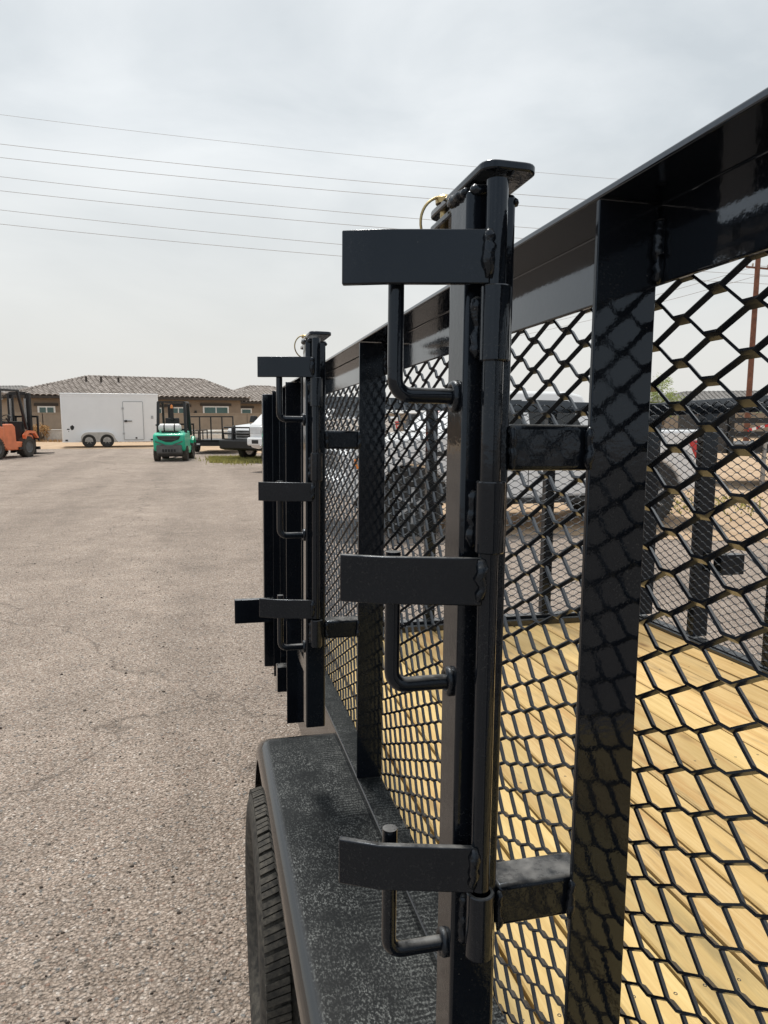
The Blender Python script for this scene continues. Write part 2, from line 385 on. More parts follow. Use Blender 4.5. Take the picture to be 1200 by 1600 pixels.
# loose chips lying on the seal near the camera
def pebbles(name, mat, n, smin, smax, label, seed):
    rs = random.Random(seed); g = G()
    for i in range(n):
        d = 1.4 + 9.5 * rs.random() ** 1.7; px = rs.uniform(-60, 640)
        if rs.random() < .12: px = rs.uniform(640, 1250)
        p = at(px, d); s = rs.uniform(smin, smax) * (1 if rs.random() < .9 else 1.7)
        a = rs.uniform(0, 6.28); k = []; m = 5
        e = rs.uniform(.6, 1)
        for j in range(m):
            an = a + j * 6.283 / m; r = s * rs.uniform(.75, 1.1); k.append((p.x + r*math.cos(an), p.y + r*e*math.sin(an), 0))
        top = [(p.x + (q[0]-p.x)*.62, p.y + (q[1]-p.y)*.62, s * rs.uniform(.45, .8)) for q in k]
        g.add(k + top, [tuple(range(m, 2*m))] + [(j, (j+1) % m, (j+1) % m + m, j + m) for j in range(m)])
    return tag(g.build(name, mat, smooth=0), label, 'gravel', kind='stuff')
pebbles('gravel', 'pebble_grey', 9000, .0022, .0062, 'loose grey brown stone chips on the yard', 3)
pebbles('gravel', 'pebble_pale', 900, .002, .006, 'scattered pale stone chips on the yard', 4)
pebbles('gravel', 'pebble_dark', 500, .003, .008, 'scattered dark stone chips on the yard', 5)

# ================================================================== the mesh-sided trailer beside the camera
# measured in the trailer's own frame: origin at eye level, x across, y along, z up
pT = math.atan(121 / FPX); yT = math.atan(280 * math.cos(pT) / FPX)
R_camW = Euler((R(90) - PITCH, 0, -PSI)).to_matrix(); R_camT = Euler((R(90) - pT, 0, -yT)).to_matrix()
W = Matrix.Translation(EYE) @ (R_camW @ R_camT.inverted()).to_4x4() @ Matrix.Translation((.355, 0, 0)) @ Matrix.Rotation(R(.6), 4, 'Y') @ Matrix.Translation((-.355, 0, 0))
BASE = Vector((1.36, 1.2, -1.56))
TR = empty('utility_trailer'); TR.matrix_world = W @ Matrix.Translation(BASE)
tag(TR, 'glossy black mesh sided utility trailer with pine plank deck, filling the right foreground', 'trailer')
OFF = -BASE
def part(g, name, mat, parent=None, **k):
    return g.build(name, mat, parent or TR, loc=(OFF if parent is None else None), **k)
Y0, Y1 = -1.0, 3.46           # rear end (behind the camera) and far end
ZT = .204; ZD = -1.003        # top of near rail, deck surface
XN, XM = .325, .386           # outer plane and mesh plane of the near side
XO = 2.335                    # mesh plane of the opposite side
ZO = .188                     # top of opposite side and of end panel
# --- top rail: an angle with its flange turned out
g = G(); g.prism([(XN, ZT), (XM+.004, ZT), (XM+.004, ZT-.074), (XM-.002, ZT-.074), (XM-.002, ZT-.0065), (XN, ZT-.0065)], Y0, Y1, 'y')
part(g, 'top_rail', 'rail_paint', bevel=.0016)
g = G(); g.prism([(XO, ZO-.07), (XO, ZO), (XO+.06, ZO), (XO+.06, ZO-.006), (XO+.006, ZO-.006), (XO+.006, ZO-.07)], Y0, Y1, 'y')
part(g, 'top_rail', 'rail_paint', bevel=.0016, normals=True)
g = G(); g.prism([(Y1, ZO-.06), (Y1, ZO), (Y1+.05, ZO), (Y1+.05, ZO-.006), (Y1+.006, ZO-.006), (Y1+.006, ZO-.06)], XM+.01, XO, 'x')
part(g, 'top_rail', 'rail_paint', bevel=.0016, normals=True)
# --- lower rails
g = G(); g.box((XN, Y0, -.832), (XM-.003, 2.62, -.784)); part(g, 'lower_rail', 'fender_paint', bevel=.003)
g = G(); g.box((.337, Y0, -1.135), (XM-.004, Y1-.02, -.834)); part(g, 'frame_rail', 'black_paint', bevel=.003)
g = G(); g.box((XO+.002, Y0, -1.13), (XO+.06, Y1, -.985)); part(g, 'frame_rail', 'black_paint', bevel=.003)
g = G(); g.box((XM+.006, Y1+.002, -1.12), (XO-.002, Y1+.06, -.96)); part(g, 'frame_rail', 'black_paint', bevel=.003)
# --- uprights: angle iron, one leg standing out from the mesh
def upright(y, x0, x1, z0, z1, leg=.05, t=.0055):
    g = G(); g.prism([(x0, y), (x1, y), (x1, y+leg), (x1-t, y+leg), (x1-t, y+t), (x0, y+t)], z0, z1, 'z')
    return part(g, 'upright', 'black_paint', bevel=.001, normals=True)
YA, PITCH_Y = .559, .959
for k in range(-1, 3): upright(YA + k*PITCH_Y, XN, XM-.003, -.783, ZT-.0075)
upright(2.72, .298, .362, -1.14, ZT-.0075)
upright(3.10, .312, .362, -1.14, ZT-.0075)
upright(3.29, .300, .362, -1.14, ZT-.0075)
g = G(); g.box((.268, 3.44, -1.14), (.338, 3.50, ZT-.014)); part(g, 'corner_post', 'black_paint', bevel=.004)
g = G()                                                                     # stake pocket: an open tube
g.prism([(.288, 3.0), (.288, 3.06), (.336, 3.06), (.336, 3.0)], -1.112, -1.002, 'z'); g.prism([(.293, 3.005), (.331, 3.005), (.331, 3.055), (.293, 3.055)], -1.0, -1.05, 'z')
part(g, 'stake_pocket', 'black_paint', bevel=.001)
for yy in (3.42, 2.97, 2.47, 1.97, 1.0, 0.0):
    g = G(); g.prism([(XO+.003, yy), (XO+.085, yy), (XO+.085, yy+.006), (XO+.010, yy+.006), (XO+.010, yy+.05), (XO+.003, yy+.05)], -.98, ZO-.008, 'z')
    part(g, 'upright', 'black_paint', bevel=.001, normals=True)
for xx in (1.765, .42, 1.1):
    g = G(); g.box((xx, Y1+.004, -.955), (xx+.052, Y1+.05, ZO-.008)); part(g, 'upright', 'black_paint', bevel=.003)
# side stubs that stick out of the body
g = G(); g.box((.125, 3.40, -.905), (.345, 3.436, -.79)); part(g, 'side_stub', 'black_paint', bevel=.003)
g = G(); g.box((XO+.088, 2.90, -.66), (XO+.22, 2.96, -.56)); part(g, 'side_stub', 'black_paint', bevel=.003)
# twisted strip added in place of the mesh's cut edge
g = G(); N = 220; v = []; f = []
for i in range(N + 1):
    z = ZT - .02 - 1.2 * i / N; an = i * .34
    for k in range(4):
        q = an + k * math.pi / 2; v.append((.352 + .0075*math.cos(q), 3.245 + .0075*math.sin(q), z))
for i in range(N):
    for k in range(4): f.append((i*4+k, i*4+(k+1) % 4, (i+1)*4+(k+1) % 4, (i+1)*4+k))
g.add(v, f); part(g, 'mesh_edge_strip', 'mesh_paint', smooth=0, normals=True)

# --- expanded steel mesh: slit and stretched sheet, every strand tilted the same way
LWD, SWD, BOND = .0805, .0362, .0152
def expanded(u0, u1, z0, z1, place, th=R(33), Wd=.0052, T=.0027, ph=.012, pz=0.0):
    """place(u, n, z): u along the panel, n out of its plane"""
    g = G(); nrow = int((z1 - z0) / (SWD/2)) + 2
    def jit(i, lev):                                 # no two openings are quite alike
        q = random.Random(i * 7919 + lev * 104729 + 17); return q.uniform(-.0006, .0006), q.uniform(-.0004, .0004), q.uniform(-.0004, .0004)
    cw, sw = math.cos(th), math.sin(th)
    corners = [(a*-cw*Wd/2 + b*sw*T/2, a*sw*Wd/2 + b*cw*T/2) for a, b in ((-1, -1), (1, -1), (1, 1), (-1, 1))]   # the sheet leans out as it rises
    for m in range(-1, nrow):
        lo = z0 + pz + m * SWD/2; hi = lo + SWD/2
        if hi > z1 or lo < z0: continue
        up = (m % 2 == 0); pts = []
        i0 = int((u0 - ph) / (LWD/2)) - 2; i1 = int((u1 - ph) / (LWD/2)) + 2
        for i in range(i0, i1 + 1):
            uc = ph + i * LWD/2; isup = (i % 2 == 0) == up
            # at a bond two strands lie edge to edge in the tilted sheet
            zc = (hi - Wd*.47*sw) if isup else (lo + Wd*.47*sw); nc = Wd*.47*cw * (1 if isup else -1)
            ju, jz, jn = jit(i, m + 1 if isup else m); zc += jz; nc += jn; uc += ju
            for s in (-1, 1):
                uu = uc + s * BOND/2
                if u0 <= uu <= u1: pts.append((uu, zc, nc))
        if len(pts) < 2: continue
        v = []; f = []
        for (uu, zc, nc) in pts:
            for n, dz in corners: v.append(place(uu, nc + n, zc + dz))
        for i in range(len(pts) - 1):
            for k in range(4): f.append((i*4+k, i*4+(k+1) % 4, (i+1)*4+(k+1) % 4, (i+1)*4+k))
        L = (len(pts)-1)*4; f += [(3,2,1,0), (L, L+1, L+2, L+3)]
        g.add(v, f)
    return g
part(expanded(Y0, Y1, ZD+.02, ZT-.012, lambda u, n, z: (XM+.0075+n, u, z), pz=-.006), 'expanded_mesh', 'mesh_paint', smooth=30, normals=True)
part(expanded(.4, Y1, ZD+.02, ZO-.012, lambda u, n, z: (XO-.005-n, u, z), ph=.03, Wd=.0042, T=.0022), 'expanded_mesh', 'mesh_paint', smooth=0, normals=True)
part(expanded(XM+.02, XO-.01, ZD+.05, ZO-.012, lambda u, n, z: (u, Y1-.005-n, z), Wd=.0042, T=.0022), 'expanded_mesh', 'mesh_paint', smooth=0, normals=True)

# --- deck: steel cross members and edging, pine planks laid lengthwise
g = G()
for yy in (-.6, .2, 1.0, 1.8, 2.6, 3.3): g.box((.40, yy, -1.125), (XO-.02, yy+.05, -1.046))
g.box((XM+.02, Y1-.035, ZD-.035), (XO-.012, Y1-.008, ZD+.028)); g.box((XO-.028, Y0, ZD-.035), (XO-.010, Y1-.037, ZD+.016))
DECK = part(g, 'deck', 'fender_paint', bevel=.002)
x = XM + .018; n = 0
wp = .1395; gap = .0085
while x + wp < XO - .02:
    w = wp
    g = G(); g.prism([(-w/2, -.038), (w/2, -.038), (w/2, -.004), (w/2-.004, 0), (-w/2+.004, 0), (-w/2, -.004)], Y0, Y1-.037, 'y')
    o = g.build('plank', 'pine', DECK, loc=(x + w/2, 0, ZD + random.uniform(-.0015, .0012)), smooth=0); n += 1
    x += w + gap
if XO - .03 - x > .03:
    w = XO - .031 - x; g = G(); g.box((-w/2, Y0, -.038), (w/2, Y1-.037, 0)); g.build('plank', 'pine', DECK, loc=(x + w/2, 0, ZD), smooth=0)

me_s = None
for yy in (.225, 1.025, 1.825, 2.625, 3.325):
    for o in [q for q in DECK.children if q.name.startswith('plank')]:
        for sx in (-.038, .038):
            if me_s is None:
                g = G(); g.lathe([(-.004, .0005), (-.004, .0036), (.0004, .0036), (.0001, .0021), (-.0015, .0005)], (0, 0, 0), 'z', 10, closed=False); sc_ = g.build('screw', 'flat_black', DECK); me_s = sc_.data
            else:
                sc_ = bpy.data.objects.new('screw', me_s); COL.objects.link(sc_); sc_.parent = DECK
            sc_.location = (o.location.x + sx + random.uniform(-.006, .006), yy + random.uniform(-.008, .008), o.location.z)
# --- fender over both axles
prof = []
def arc(cy, cz, r, a0, a1, n):
    return [(cy + r*math.cos(R(a0 + (a1-a0)*i/n)), cz + r*math.sin(R(a0 + (a1-a0)*i/n))) for i in range(n + 1)]
ZF = -.803
line = [(-.18, -1.24)] + arc(.20, ZF-.30, .30, 178, 90, 10) + [(.6, ZF), (1.0, ZF), (1.4, ZF)] + arc(1.79, ZF-.17, .17, 90, 32, 7) + [(2.10, -1.16), (2.13, -1.24)]
sec = [(.3345, 0.0), (.26, 0.0), (.20, .0), (.152, 0.0)] + [(.152 - .030*math.sin(R(a)), -.030 + .030*math.cos(R(a))) for a in (18, 36, 54, 72, 90)] + [(.122, -.052), (.124, -.052), (.127, -.030), (.155, -.004), (.3345, -.004)]
g = G(); v = []; f = []; m = len(sec)
for i, (yy, zz) in enumerate(line):
    a = Vector(line[max(i-1, 0)]); b = Vector(line[min(i+1, len(line)-1)]); t = (b - a).normalized(); nx = Vector((-t.y, t.x))
    if nx.y < 0 and abs(t.y) < .99: nx = -nx
    for (xx, h) in sec: v.append((xx, yy + nx.x*h, zz + nx.y*h))
for i in range(len(line) - 1):
    for k in range(m): f.append((i*m+k, (i+1)*m+k, (i+1)*m+(k+1) % m, i*m+(k+1) % m))
g.add(v, f); FEND = part(g, 'fender', 'fender_paint', smooth=40, normals=True)
g = G(); g.lathe([(0, .0005), (.006, .0005), (.006, .010), (0, .011)], (.205, .86, ZF), 'z', 16); g.build('bolt', 'fender_paint', FEND)

# --- wheels
def trailer_wheel(yc, zc, r=.342, xo=.089, w=.205):
    g = G(); c = (0, 0, 0)
    pr = [(.028, r*.66), (.010, r*.72), (.0, r*.80), (.003, r*.895), (.010, r*.945), (.020, r*.962), (.09, r*.966), (w-.03, r*.965), (w-.018, r*.955), (w-.004, r*.91), (w, r*.83), (w-.012, r*.70), (w-.03, r*.66)]
    g.lathe(pr, c, 'x', 72)
    tyre = g
    # tread: two shoulder rows and three centre rows, blocks cut by sipes
    def row(x0, x1, nb, frac, skew, sip, ph=0, drop=0):
        for b in range(nb):
            for q in range(sip):
                a0 = (b + ph + frac*q/sip + .012) / nb * 2*math.pi; a1 = (b + ph + frac*(q+1)/sip - .045) / nb * 2*math.pi
                sk = skew * 2*math.pi / nb; v = []
                for xx, s, rr in ((x0, -1, r - drop), (x1, 1, r)):
                    for a in (a0 + s*sk, a1 + s*sk):
                        for rad in (r*.962 - drop, rr): v.append((xx, rad*math.sin(a), rad*math.cos(a)))
                # order: x0a0in,x0a0out,x0a1in,x0a1out,x1a0in,...
                tyre.add(v, [(1,3,7,5), (0,1,5,4), (2,6,7,3), (0,2,3,1), (4,5,7,6)])
    row(.009, .056, 44, .88, .13, 3, 0, .010); row(w-.058, w-.021, 44, .88, -.13, 3, .5)
    row(.069, .092, 60, .82, .25, 2, .2); row(.100, .122, 60, .82, -.25, 2, .6); row(.130, w-.069, 60, .82, .25, 2, .1)
    T_ = g.build('tyre', 'tread_rubber', None, smooth=40, normals=True)
    rim = G(); rim.lathe([(.040, r*.655), (.036, r*.665), (.042, r*.60), (.075, r*.56), (.085, r*.40), (.070, r*.25), (.060, r*.16), (.060, .001), (.11, .001), (.12, r*.6), (w-.03, r*.67)], c, 'x', 40)
    wh = rim.build('wheel', 'dark_rim', TR, loc=Vector((xo, yc, zc)) + OFF, normals=True)
    T_.parent = wh
    hub = G(); hub.lathe([(.03, .001), (.03, .03), (.075, .036), (.075, .001)], c, 'x', 20); hub.build('hub', 'flat_black', wh, normals=True)
    return wh
GZ = lambda y: -1.58 + y * math.tan(R(1.374)) + .004
far_w = trailer_wheel(1.60, GZ(1.60) + .342)
near_w = copy_tree(far_w, TR); near_w.location = Vector((.089, .72, GZ(.72) + .342)) + OFF
for src in (far_w, near_w):
    c = copy_tree(src, TR); c.rotation_euler = (0, 0, math.pi); c.location = Vector((2*(XM+XO)/2 - .089, src.location.y - OFF.y, src.location.z - OFF.z)) + OFF
g = G(); g.tube([(.2, 1.60, GZ(1.6)+.342), (2.52, 1.60, GZ(1.6)+.342)], .038, 12); part(g, 'axle', 'flat_black')
g = G(); g.tube([(.2, .72, GZ(.72)+.342), (2.52, .72, GZ(.72)+.342)], .038, 12); part(g, 'axle', 'flat_black')

# --- trimmer racks: square post, hinged rod with three straps that close over three hooks
def weld(g, a, b, r=.0045, seed=0, n=None):
    a = Vector(a); b = Vector(b); rs = random.Random(seed); n = n or max(4, int((b-a).length / .004)); P = []; rad = []
    for i in range(n + 1):
        j = Vector((rs.uniform(-1, 1), rs.uniform(-1, 1), rs.uniform(-1, 1))) * r * .25
        P.append(a.lerp(b, i/n) + j); rad.append(r * rs.uniform(.7, 1.2) * (.5 if i in (0, n) else 1))
    g.tube(P, rad, 8); return g
X0, X1, PY0, PY1 = .2095, .2525, .565, .607
g = G(); g.box((X0, PY0, -.655), (X1, PY1, .196))
RACK = part(g, 'trimmer_rack', 'black_paint', bevel=.0035, seg=3)
PX, PYR = .2295, .5515
g = G(); g.tube([(PX, PYR, -.40), (PX, PYR, .2)], .0088, 20); g.build('pivot_rod', 'black_paint', RACK)
for z0, z1 in ((.058, .118), (-.100, -.040), (-.464, -.404)):
    g = G(); g.lathe([(z0, .0092), (z0, .0117), (z0+.001, .0125), (z1-.001, .0125), (z1, .0117), (z1, .0092)], (PX+.001, PYR, 0), 'z', 28)
    o = g.build('hinge_sleeve', 'black_paint', RACK, normals=True)
    g = G(); weld(g, (X0+.010, PY0-.001, z0+.004), (X0+.010, PY0-.001, z1-.008), .0052, int(z1*997)); g.build('weld_bead', 'weld_paint', RACK, smooth=80)
def strap(zc, h, bend):
    g = G(); t = .0032; yb = PYR - .003
    c = [(.1095, yb + .034 + bend), (.142, yb + .023), (.2225, yb)]      # the rod is swung a little, so the strap's free end stands back
    poly = [(c[0][0], c[0][1] - t), (c[1][0], c[1][1] - t), (c[2][0], c[2][1] - t), (c[2][0], c[2][1] + t), (c[1][0]+.001, c[1][1] + t), (c[0][0]+.002, c[0][1] + t)]
    g.prism(poly, zc - h/2, zc + h/2, 'z'); return g.build('locking_strap', 'black_paint', RACK, bevel=.0011, normals=True)
for i, (zc, h, bd) in enumerate(((.1395, .0425, .003), (-.124, .0405, .007), (-.380, .0415, .007))):
    strap(zc, h, bd)
    g = G(); weld(g, (.2215, PYR-.0075, zc+h/2-.001), (.2205, PYR-.0075, zc-h/2+.006), .0050, 31+i); g.build('weld_bead', 'weld_paint', RACK, smooth=80)
for i, zc in enumerate((.031, -.221, -.472)):
    g = G(); hx, hy = .1555, .5835; rb = .013
    P = [(X0+.004, hy, zc), (hx + rb, hy, zc)] + [(hx + rb - rb*math.sin(R(a)), hy, zc + rb - rb*math.cos(R(a))) for a in (18, 36, 54, 72)] + [(hx, hy, zc + rb), (hx, hy, zc + .119)]
    g.tube(P, .0067, 18); g.build('hook', 'black_paint', RACK, smooth=50)
    g = G()
    Pw = []
    for k in range(13):
        an = k / 12 * 2 * math.pi; Pw.append((X0 - .0015, hy + .0088*math.cos(an), zc + .0105*math.sin(an)))
    g.tube(Pw, [.0036 * random.uniform(.75, 1.25) for _ in Pw], 8); g.build('weld_bead', 'weld_paint', RACK, smooth=80)
for z0, z1 in ((-.032, .008), (-.453, -.413)):
    g = G(); g.box((X1+.0005, PY0+.0008, z0), (XN+.022, PY1-.002, z1)); g.build('standoff', 'black_paint', RACK, bevel=.0045, seg=3)
    g = G(); weld(g, (XN+.001, PY0-.004, z1-.002), (XN+.001, PY0-.004, z0+.002), .0045, int(z1*913)); g.build('weld_bead', 'weld_paint', RACK, smooth=80)
    g = G(); weld(g, (X1+.002, PY0-.001, z1-.002), (X1+.002, PY0-.001, z0), .0040, int(z1*517)); g.build('weld_bead', 'weld_paint', RACK, smooth=80)
g = G(); pl = []
for cx, cy, a0 in ((.250, .556, -90), (.250, .680, 0), (.228, .680, 90), (.228, .556, 180)):
    for k in range(6):
        an = R(a0 + 90*k/5); pl.append((cx + .0125*math.cos(an), cy + .0125*math.sin(an)))
g.prism(pl, .2065, .2135, 'z'); PLATE = g.build('top_plate', 'black_paint', RACK, bevel=.0015, normals=True)
g = G(); pl2 = [(x - .004, y) for x, y in pl if y > .63] ; pl2 = [(.220, .61)] + [(.252, .61)] + pl2
pl2 = [(.2125, .609), (.250, .609), (.250, .672), (.243, .684), (.2225, .684), (.2125, .674)]
g.prism(pl2, .190, .1965, 'z'); g.build('lock_tab', 'black_paint', RACK, bevel=.0015, normals=True)
g = G(); g.tube([(.222, .660, .160), (.222, .660, .2185)], .0042, 14); g.lathe([(.2135, .001), (.2135, .0085), (.2185, .009), (.2205, .007), (.2205, .001)], (.222, .660, 0), 'z', 18)
PIN = g.build('lynch_pin', 'yellow_zinc', RACK, normals=True)
g = G(); g.tube([(.222 - .0245*math.sin(R(a)), .660 - .004*math.sin(R(a)), .1945 + .0255*math.cos(R(a))) for a in range(-5, 186, 10)], .00135, 8); g.build('pin_ring', 'yellow_zinc', RACK, smooth=60)
for a, b, s in (((X0, PY0+.004, .196), (X0, PY1, .196), 5), ((X0+.002, PY0, .196), (X1-.016, PY0, .197), 6), ((X1, PY0, .190), (X1, PY0+.02, .196), 7)):
    g = G(); weld(g, a, b, .0042, s); g.build('weld_bead', 'weld_paint', RACK, smooth=80)
R2 = copy_tree(RACK, TR); R2.location = OFF + Vector((0, PITCH_Y, 0))
# welds along the uprights at the rail
for k in (0, 1):
    g = G(); weld(g, (XM-.004, YA + k*PITCH_Y - .003, ZT-.020), (XM-.004, YA + k*PITCH_Y - .003, ZT-.073), .0055, 60+k); part(g, 'weld_bead', 'weld_paint', smooth=80)
# ================================================================== the yard beyond
# ------------------------------------------------------------------ pickups
def pickup(name, label, loc, ang, wb=4.2, over=1.15, mat='body_white', guard=False, lift=0.0, strip=False, group='white pickups parked in the yard'):
    """x = 0 at the front axle, +x forwards"""
    t = empty(name, loc, ang); tag(t, label, 'pickup', group)
    xb = -wb - over; W2 = .99; za = .44 + lift; rt = .42
    def archpts(cx, r, n=10): return [(cx - r*math.cos(R(180*i/n)), za + r*math.sin(R(180*i/n))) for i in range(n + 1)]
    z0 = .50 + lift
    side = [(xb, z0+.05)] + [(x, max(z, z0-.02)) for x, z in archpts(-wb, .53)] + [(x, max(z, z0-.06)) for x, z in archpts(0, .53)] + \
           [(.86, z0), (.90, .80+lift), (.92, 1.08+lift), (.84, 1.20+lift), (.60, 1.27+lift), (-.42, 1.36+lift), (-1.0, 1.38+lift), (-2.78, 1.38+lift), (-2.84, 1.40+lift), (xb+.02, 1.40+lift), (xb-.02, 1.30+lift)]
    g = G(); g.prism(side, -W2, W2, 'y'); body = g.build('body', mat, t, bevel=.05, seg=3, normals=True)
    for s in (-1, 1):
        for cx in (0, -wb):
            g = G(); g.prism([(x, z) for x, z in archpts(cx, .50)], s*(W2-.30), s*(W2-.012), 'y'); g.build('wheel_well', 'flat_black', t, normals=True)
    # cab
    zb, zr = 1.36+lift, 1.94+lift
    def yy(z): return .95 - (z - zb) / (zr - zb) * .19
    prof = [(-.40, zb), (-.98, zr-.05), (-1.20, zr), (-2.35, zr), (-2.58, zr-.05), (-2.80, zb)]
    g = G(); v = [(x, -yy(z), z) for x, z in prof] + [(x, yy(z), z) for x, z in prof]; n = len(prof)
    g.add(v, [tuple(range(n)), tuple(range(2*n-1, n-1, -1))] + [(i, i+n, (i+1) % n + n, (i+1) % n) for i in range(n)])
    g.build('cab', mat, t, bevel=.045, seg=3, normals=True)
    def pane(nm, quad, m='dark_glass', out=.004):
        for s in (-1, 1):
            g = G(); P = [(x, s*(yy(z) + out), z) for x, z in quad]; Q = [(x, s*(yy(z) - .02), z) for x, z in quad]; k = len(quad)
            g.add(P + Q, [tuple(range(k)), tuple(range(2*k-1, k-1, -1))] + [(i, (i+1) % k, (i+1) % k + k, i + k) for i in range(k)])
            g.build(nm, m, t, normals=True, smooth=0)
    pane('side_window', [(-.66, zb+.06), (-1.06, zr-.13), (-1.62, zr-.12), (-1.62, zb+.05)])
    pane('side_window', [(-1.70, zb+.05), (-1.70, zr-.12), (-2.34, zr-.13), (-2.50, zb+.07)])
    a, b = Vector((-.47, 0, zb+.045)), Vector((-.95, 0, zr-.085)); nrm = Vector((.58-.0, 0, .53)).normalized() * .008
    g = G(); P = [a + nrm + Vector((0, -.80, 0)), a + nrm + Vector((0, .80, 0)), b + nrm + Vector((0, .66, 0)), b + nrm + Vector((0, -.66, 0))]
    Q = [p - nrm*3 for p in P]
    g.add(P + Q, [(0,1,2,3), (7,6,5,4)] + [(i, (i+1) % 4, (i+1) % 4 + 4, i+4) for i in range(4)]); ws = g.build('windshield', 'pale_glass', t, normals=True, smooth=0)
    if strip:
        g = G(); q0 = a.lerp(b, .02) + nrm*2.2 + Vector((0, .30, 0)); q1 = a.lerp(b, .98) + nrm*2.2 + Vector((0, -.55, 0)); g.bar(q0, q1, .075, .012); g.build('red_strip', 'tape_red', ws)
    # bed opening
    g = G(); g.box((xb+.08, -W2+.12, 1.20+lift), (-2.92, W2-.12, 1.409+lift)); g.build('bed', 'flat_black', t)
    # front
    g = G(); g.box((.80, -.52, .86+lift), (.945, .52, 1.13+lift)); gr = g.build('grille', 'trim_grey', t, bevel=.02)
    for k in range(4):
        g = G(); g.box((.93, -.48, .885+lift+k*.06), (.955, .48, .915+lift+k*.06)); g.build('grille_bar', 'flat_black', gr)
    for s in (-1, 1):
        g = G(); g.box((.66, s*.55, .90+lift), (.93, s*.965, 1.12+lift)); h = g.build('headlight', 'headlight', t, bevel=.03)
        g = G(); g.box((.60, s*.94, .92+lift), (.80, s*1.002, 1.05+lift)); g.build('turn_signal', 'amber', h, bevel=.01)
        g = G(); g.prism([(-.52, zb+.03), (-.80, zb+.03), (-.80, zb+.26), (-.60, zb+.28)], s*1.03, s*1.22, 'y'); g.box((-.74, s*.93, zb+.05), (-.66, s*1.04, zb+.09)); g.build('mirror', 'flat_black', t, bevel=.02, normals=True)
        for x in (-1.52, -2.42):
            g = G(); g.box((x, s*(W2-.005), 1.20+lift), (x+.20, s*(W2+.035), 1.235+lift)); g.build('door_handle', 'flat_black', t, bevel=.01)
        for x in (-.55, -1.66, -2.62):
            g = G(); g.box((x-.006, s*(W2-.01), .62+lift), (x+.006, s*(W2+.001), 1.36+lift)); g.build('door_gap', 'flat_black', t)
        g = G(); g.prism([(xb-.035, .90+lift), (xb+.10, .92+lift), (xb+.28, 1.24+lift), (xb-.03, 1.26+lift)], s*.80, s*1.004, 'y'); tl = g.build('tail_light', 'tail_red', t, bevel=.02, normals=True)
        g = G(); g.box((xb-.044, s*.86, 1.06+lift), (xb+.14, s*1.008, 1.10+lift)); g.build('reverse_lamp', 'headlight', tl)
        g = G(); g.box((-.66, s*(W2-.1), z0-.10), (-2.9, s*(W2+.06), z0-.04)); g.build('running_board', 'flat_black', t, bevel=.01)
        g = G(); g.box((-.20, s*(W2+.0), 1.07+lift), (-.48, s*(W2+.008), 1.13+lift)); g.build('badge', 'flat_black', t)
    g = G(); g.box((.70, -.98, .56+lift), (1.06, .98, .80+lift)); fb = g.build('front_bumper', mat if not guard else 'flat_black', t, bevel=.05)
    for s in (-1, 1):
        g = G(); g.box((1.03, s*.55, .62+lift), (1.075, s*.78, .73+lift)); g.build('tow_slot', 'flat_black', fb, bevel=.01)
        g = G(); g.tube([(1.05, s*.40, .60+lift), (1.17, s*.40, .56+lift), (1.17, s*.40, .50+lift), (1.04, s*.40, .50+lift)], .022, 8); g.build('tow_hook', 'chrome', fb)
    g = G(); g.box((xb-.20, -.95, .60+lift), (xb+.02, .95, .80+lift)); g.build('rear_bumper', 'chrome', t, bevel=.03)
    if guard:
        gg = G(); gg.prism([(1.08, .52+lift), (1.26, .56+lift), (1.24, 1.20+lift), (1.16, 1.30+lift), (1.08, 1.28+lift)], -.46, -.38, 'y'); gb = gg.build('grille_guard', 'flat_black', t, bevel=.02, normals=True)
        gg = G(); gg.prism([(1.08, .52+lift), (1.26, .56+lift), (1.24, 1.20+lift), (1.16, 1.30+lift), (1.08, 1.28+lift)], .38, .46, 'y'); gg.build('guard_plate', 'flat_black', gb, bevel=.02, normals=True)
        for z in (.80, 1.0, 1.22):
            gg = G(); gg.tube([(1.02, -1.0, z+lift), (1.17, -.85, z+lift), (1.20, 0, z+lift), (1.17, .85, z+lift), (1.02, 1.0, z+lift)], .03, 8); gg.build('guard_tube', 'flat_black', gb)
        gg = G(); gg.prism([(1.0, .40+lift), (1.30, .46+lift), (1.32, .78+lift), (1.0, .82+lift)], -1.02, 1.02, 'y'); gg.build('guard_bumper', 'flat_black', gb, bevel=.05, normals=True)
        for s in (-1, 1):
            gg = G(); gg.tube([(1.05, s*.98, .6+lift), (1.12, s*1.0, 1.2+lift)], .03, 8); gg.build('guard_tube', 'flat_black', gb)
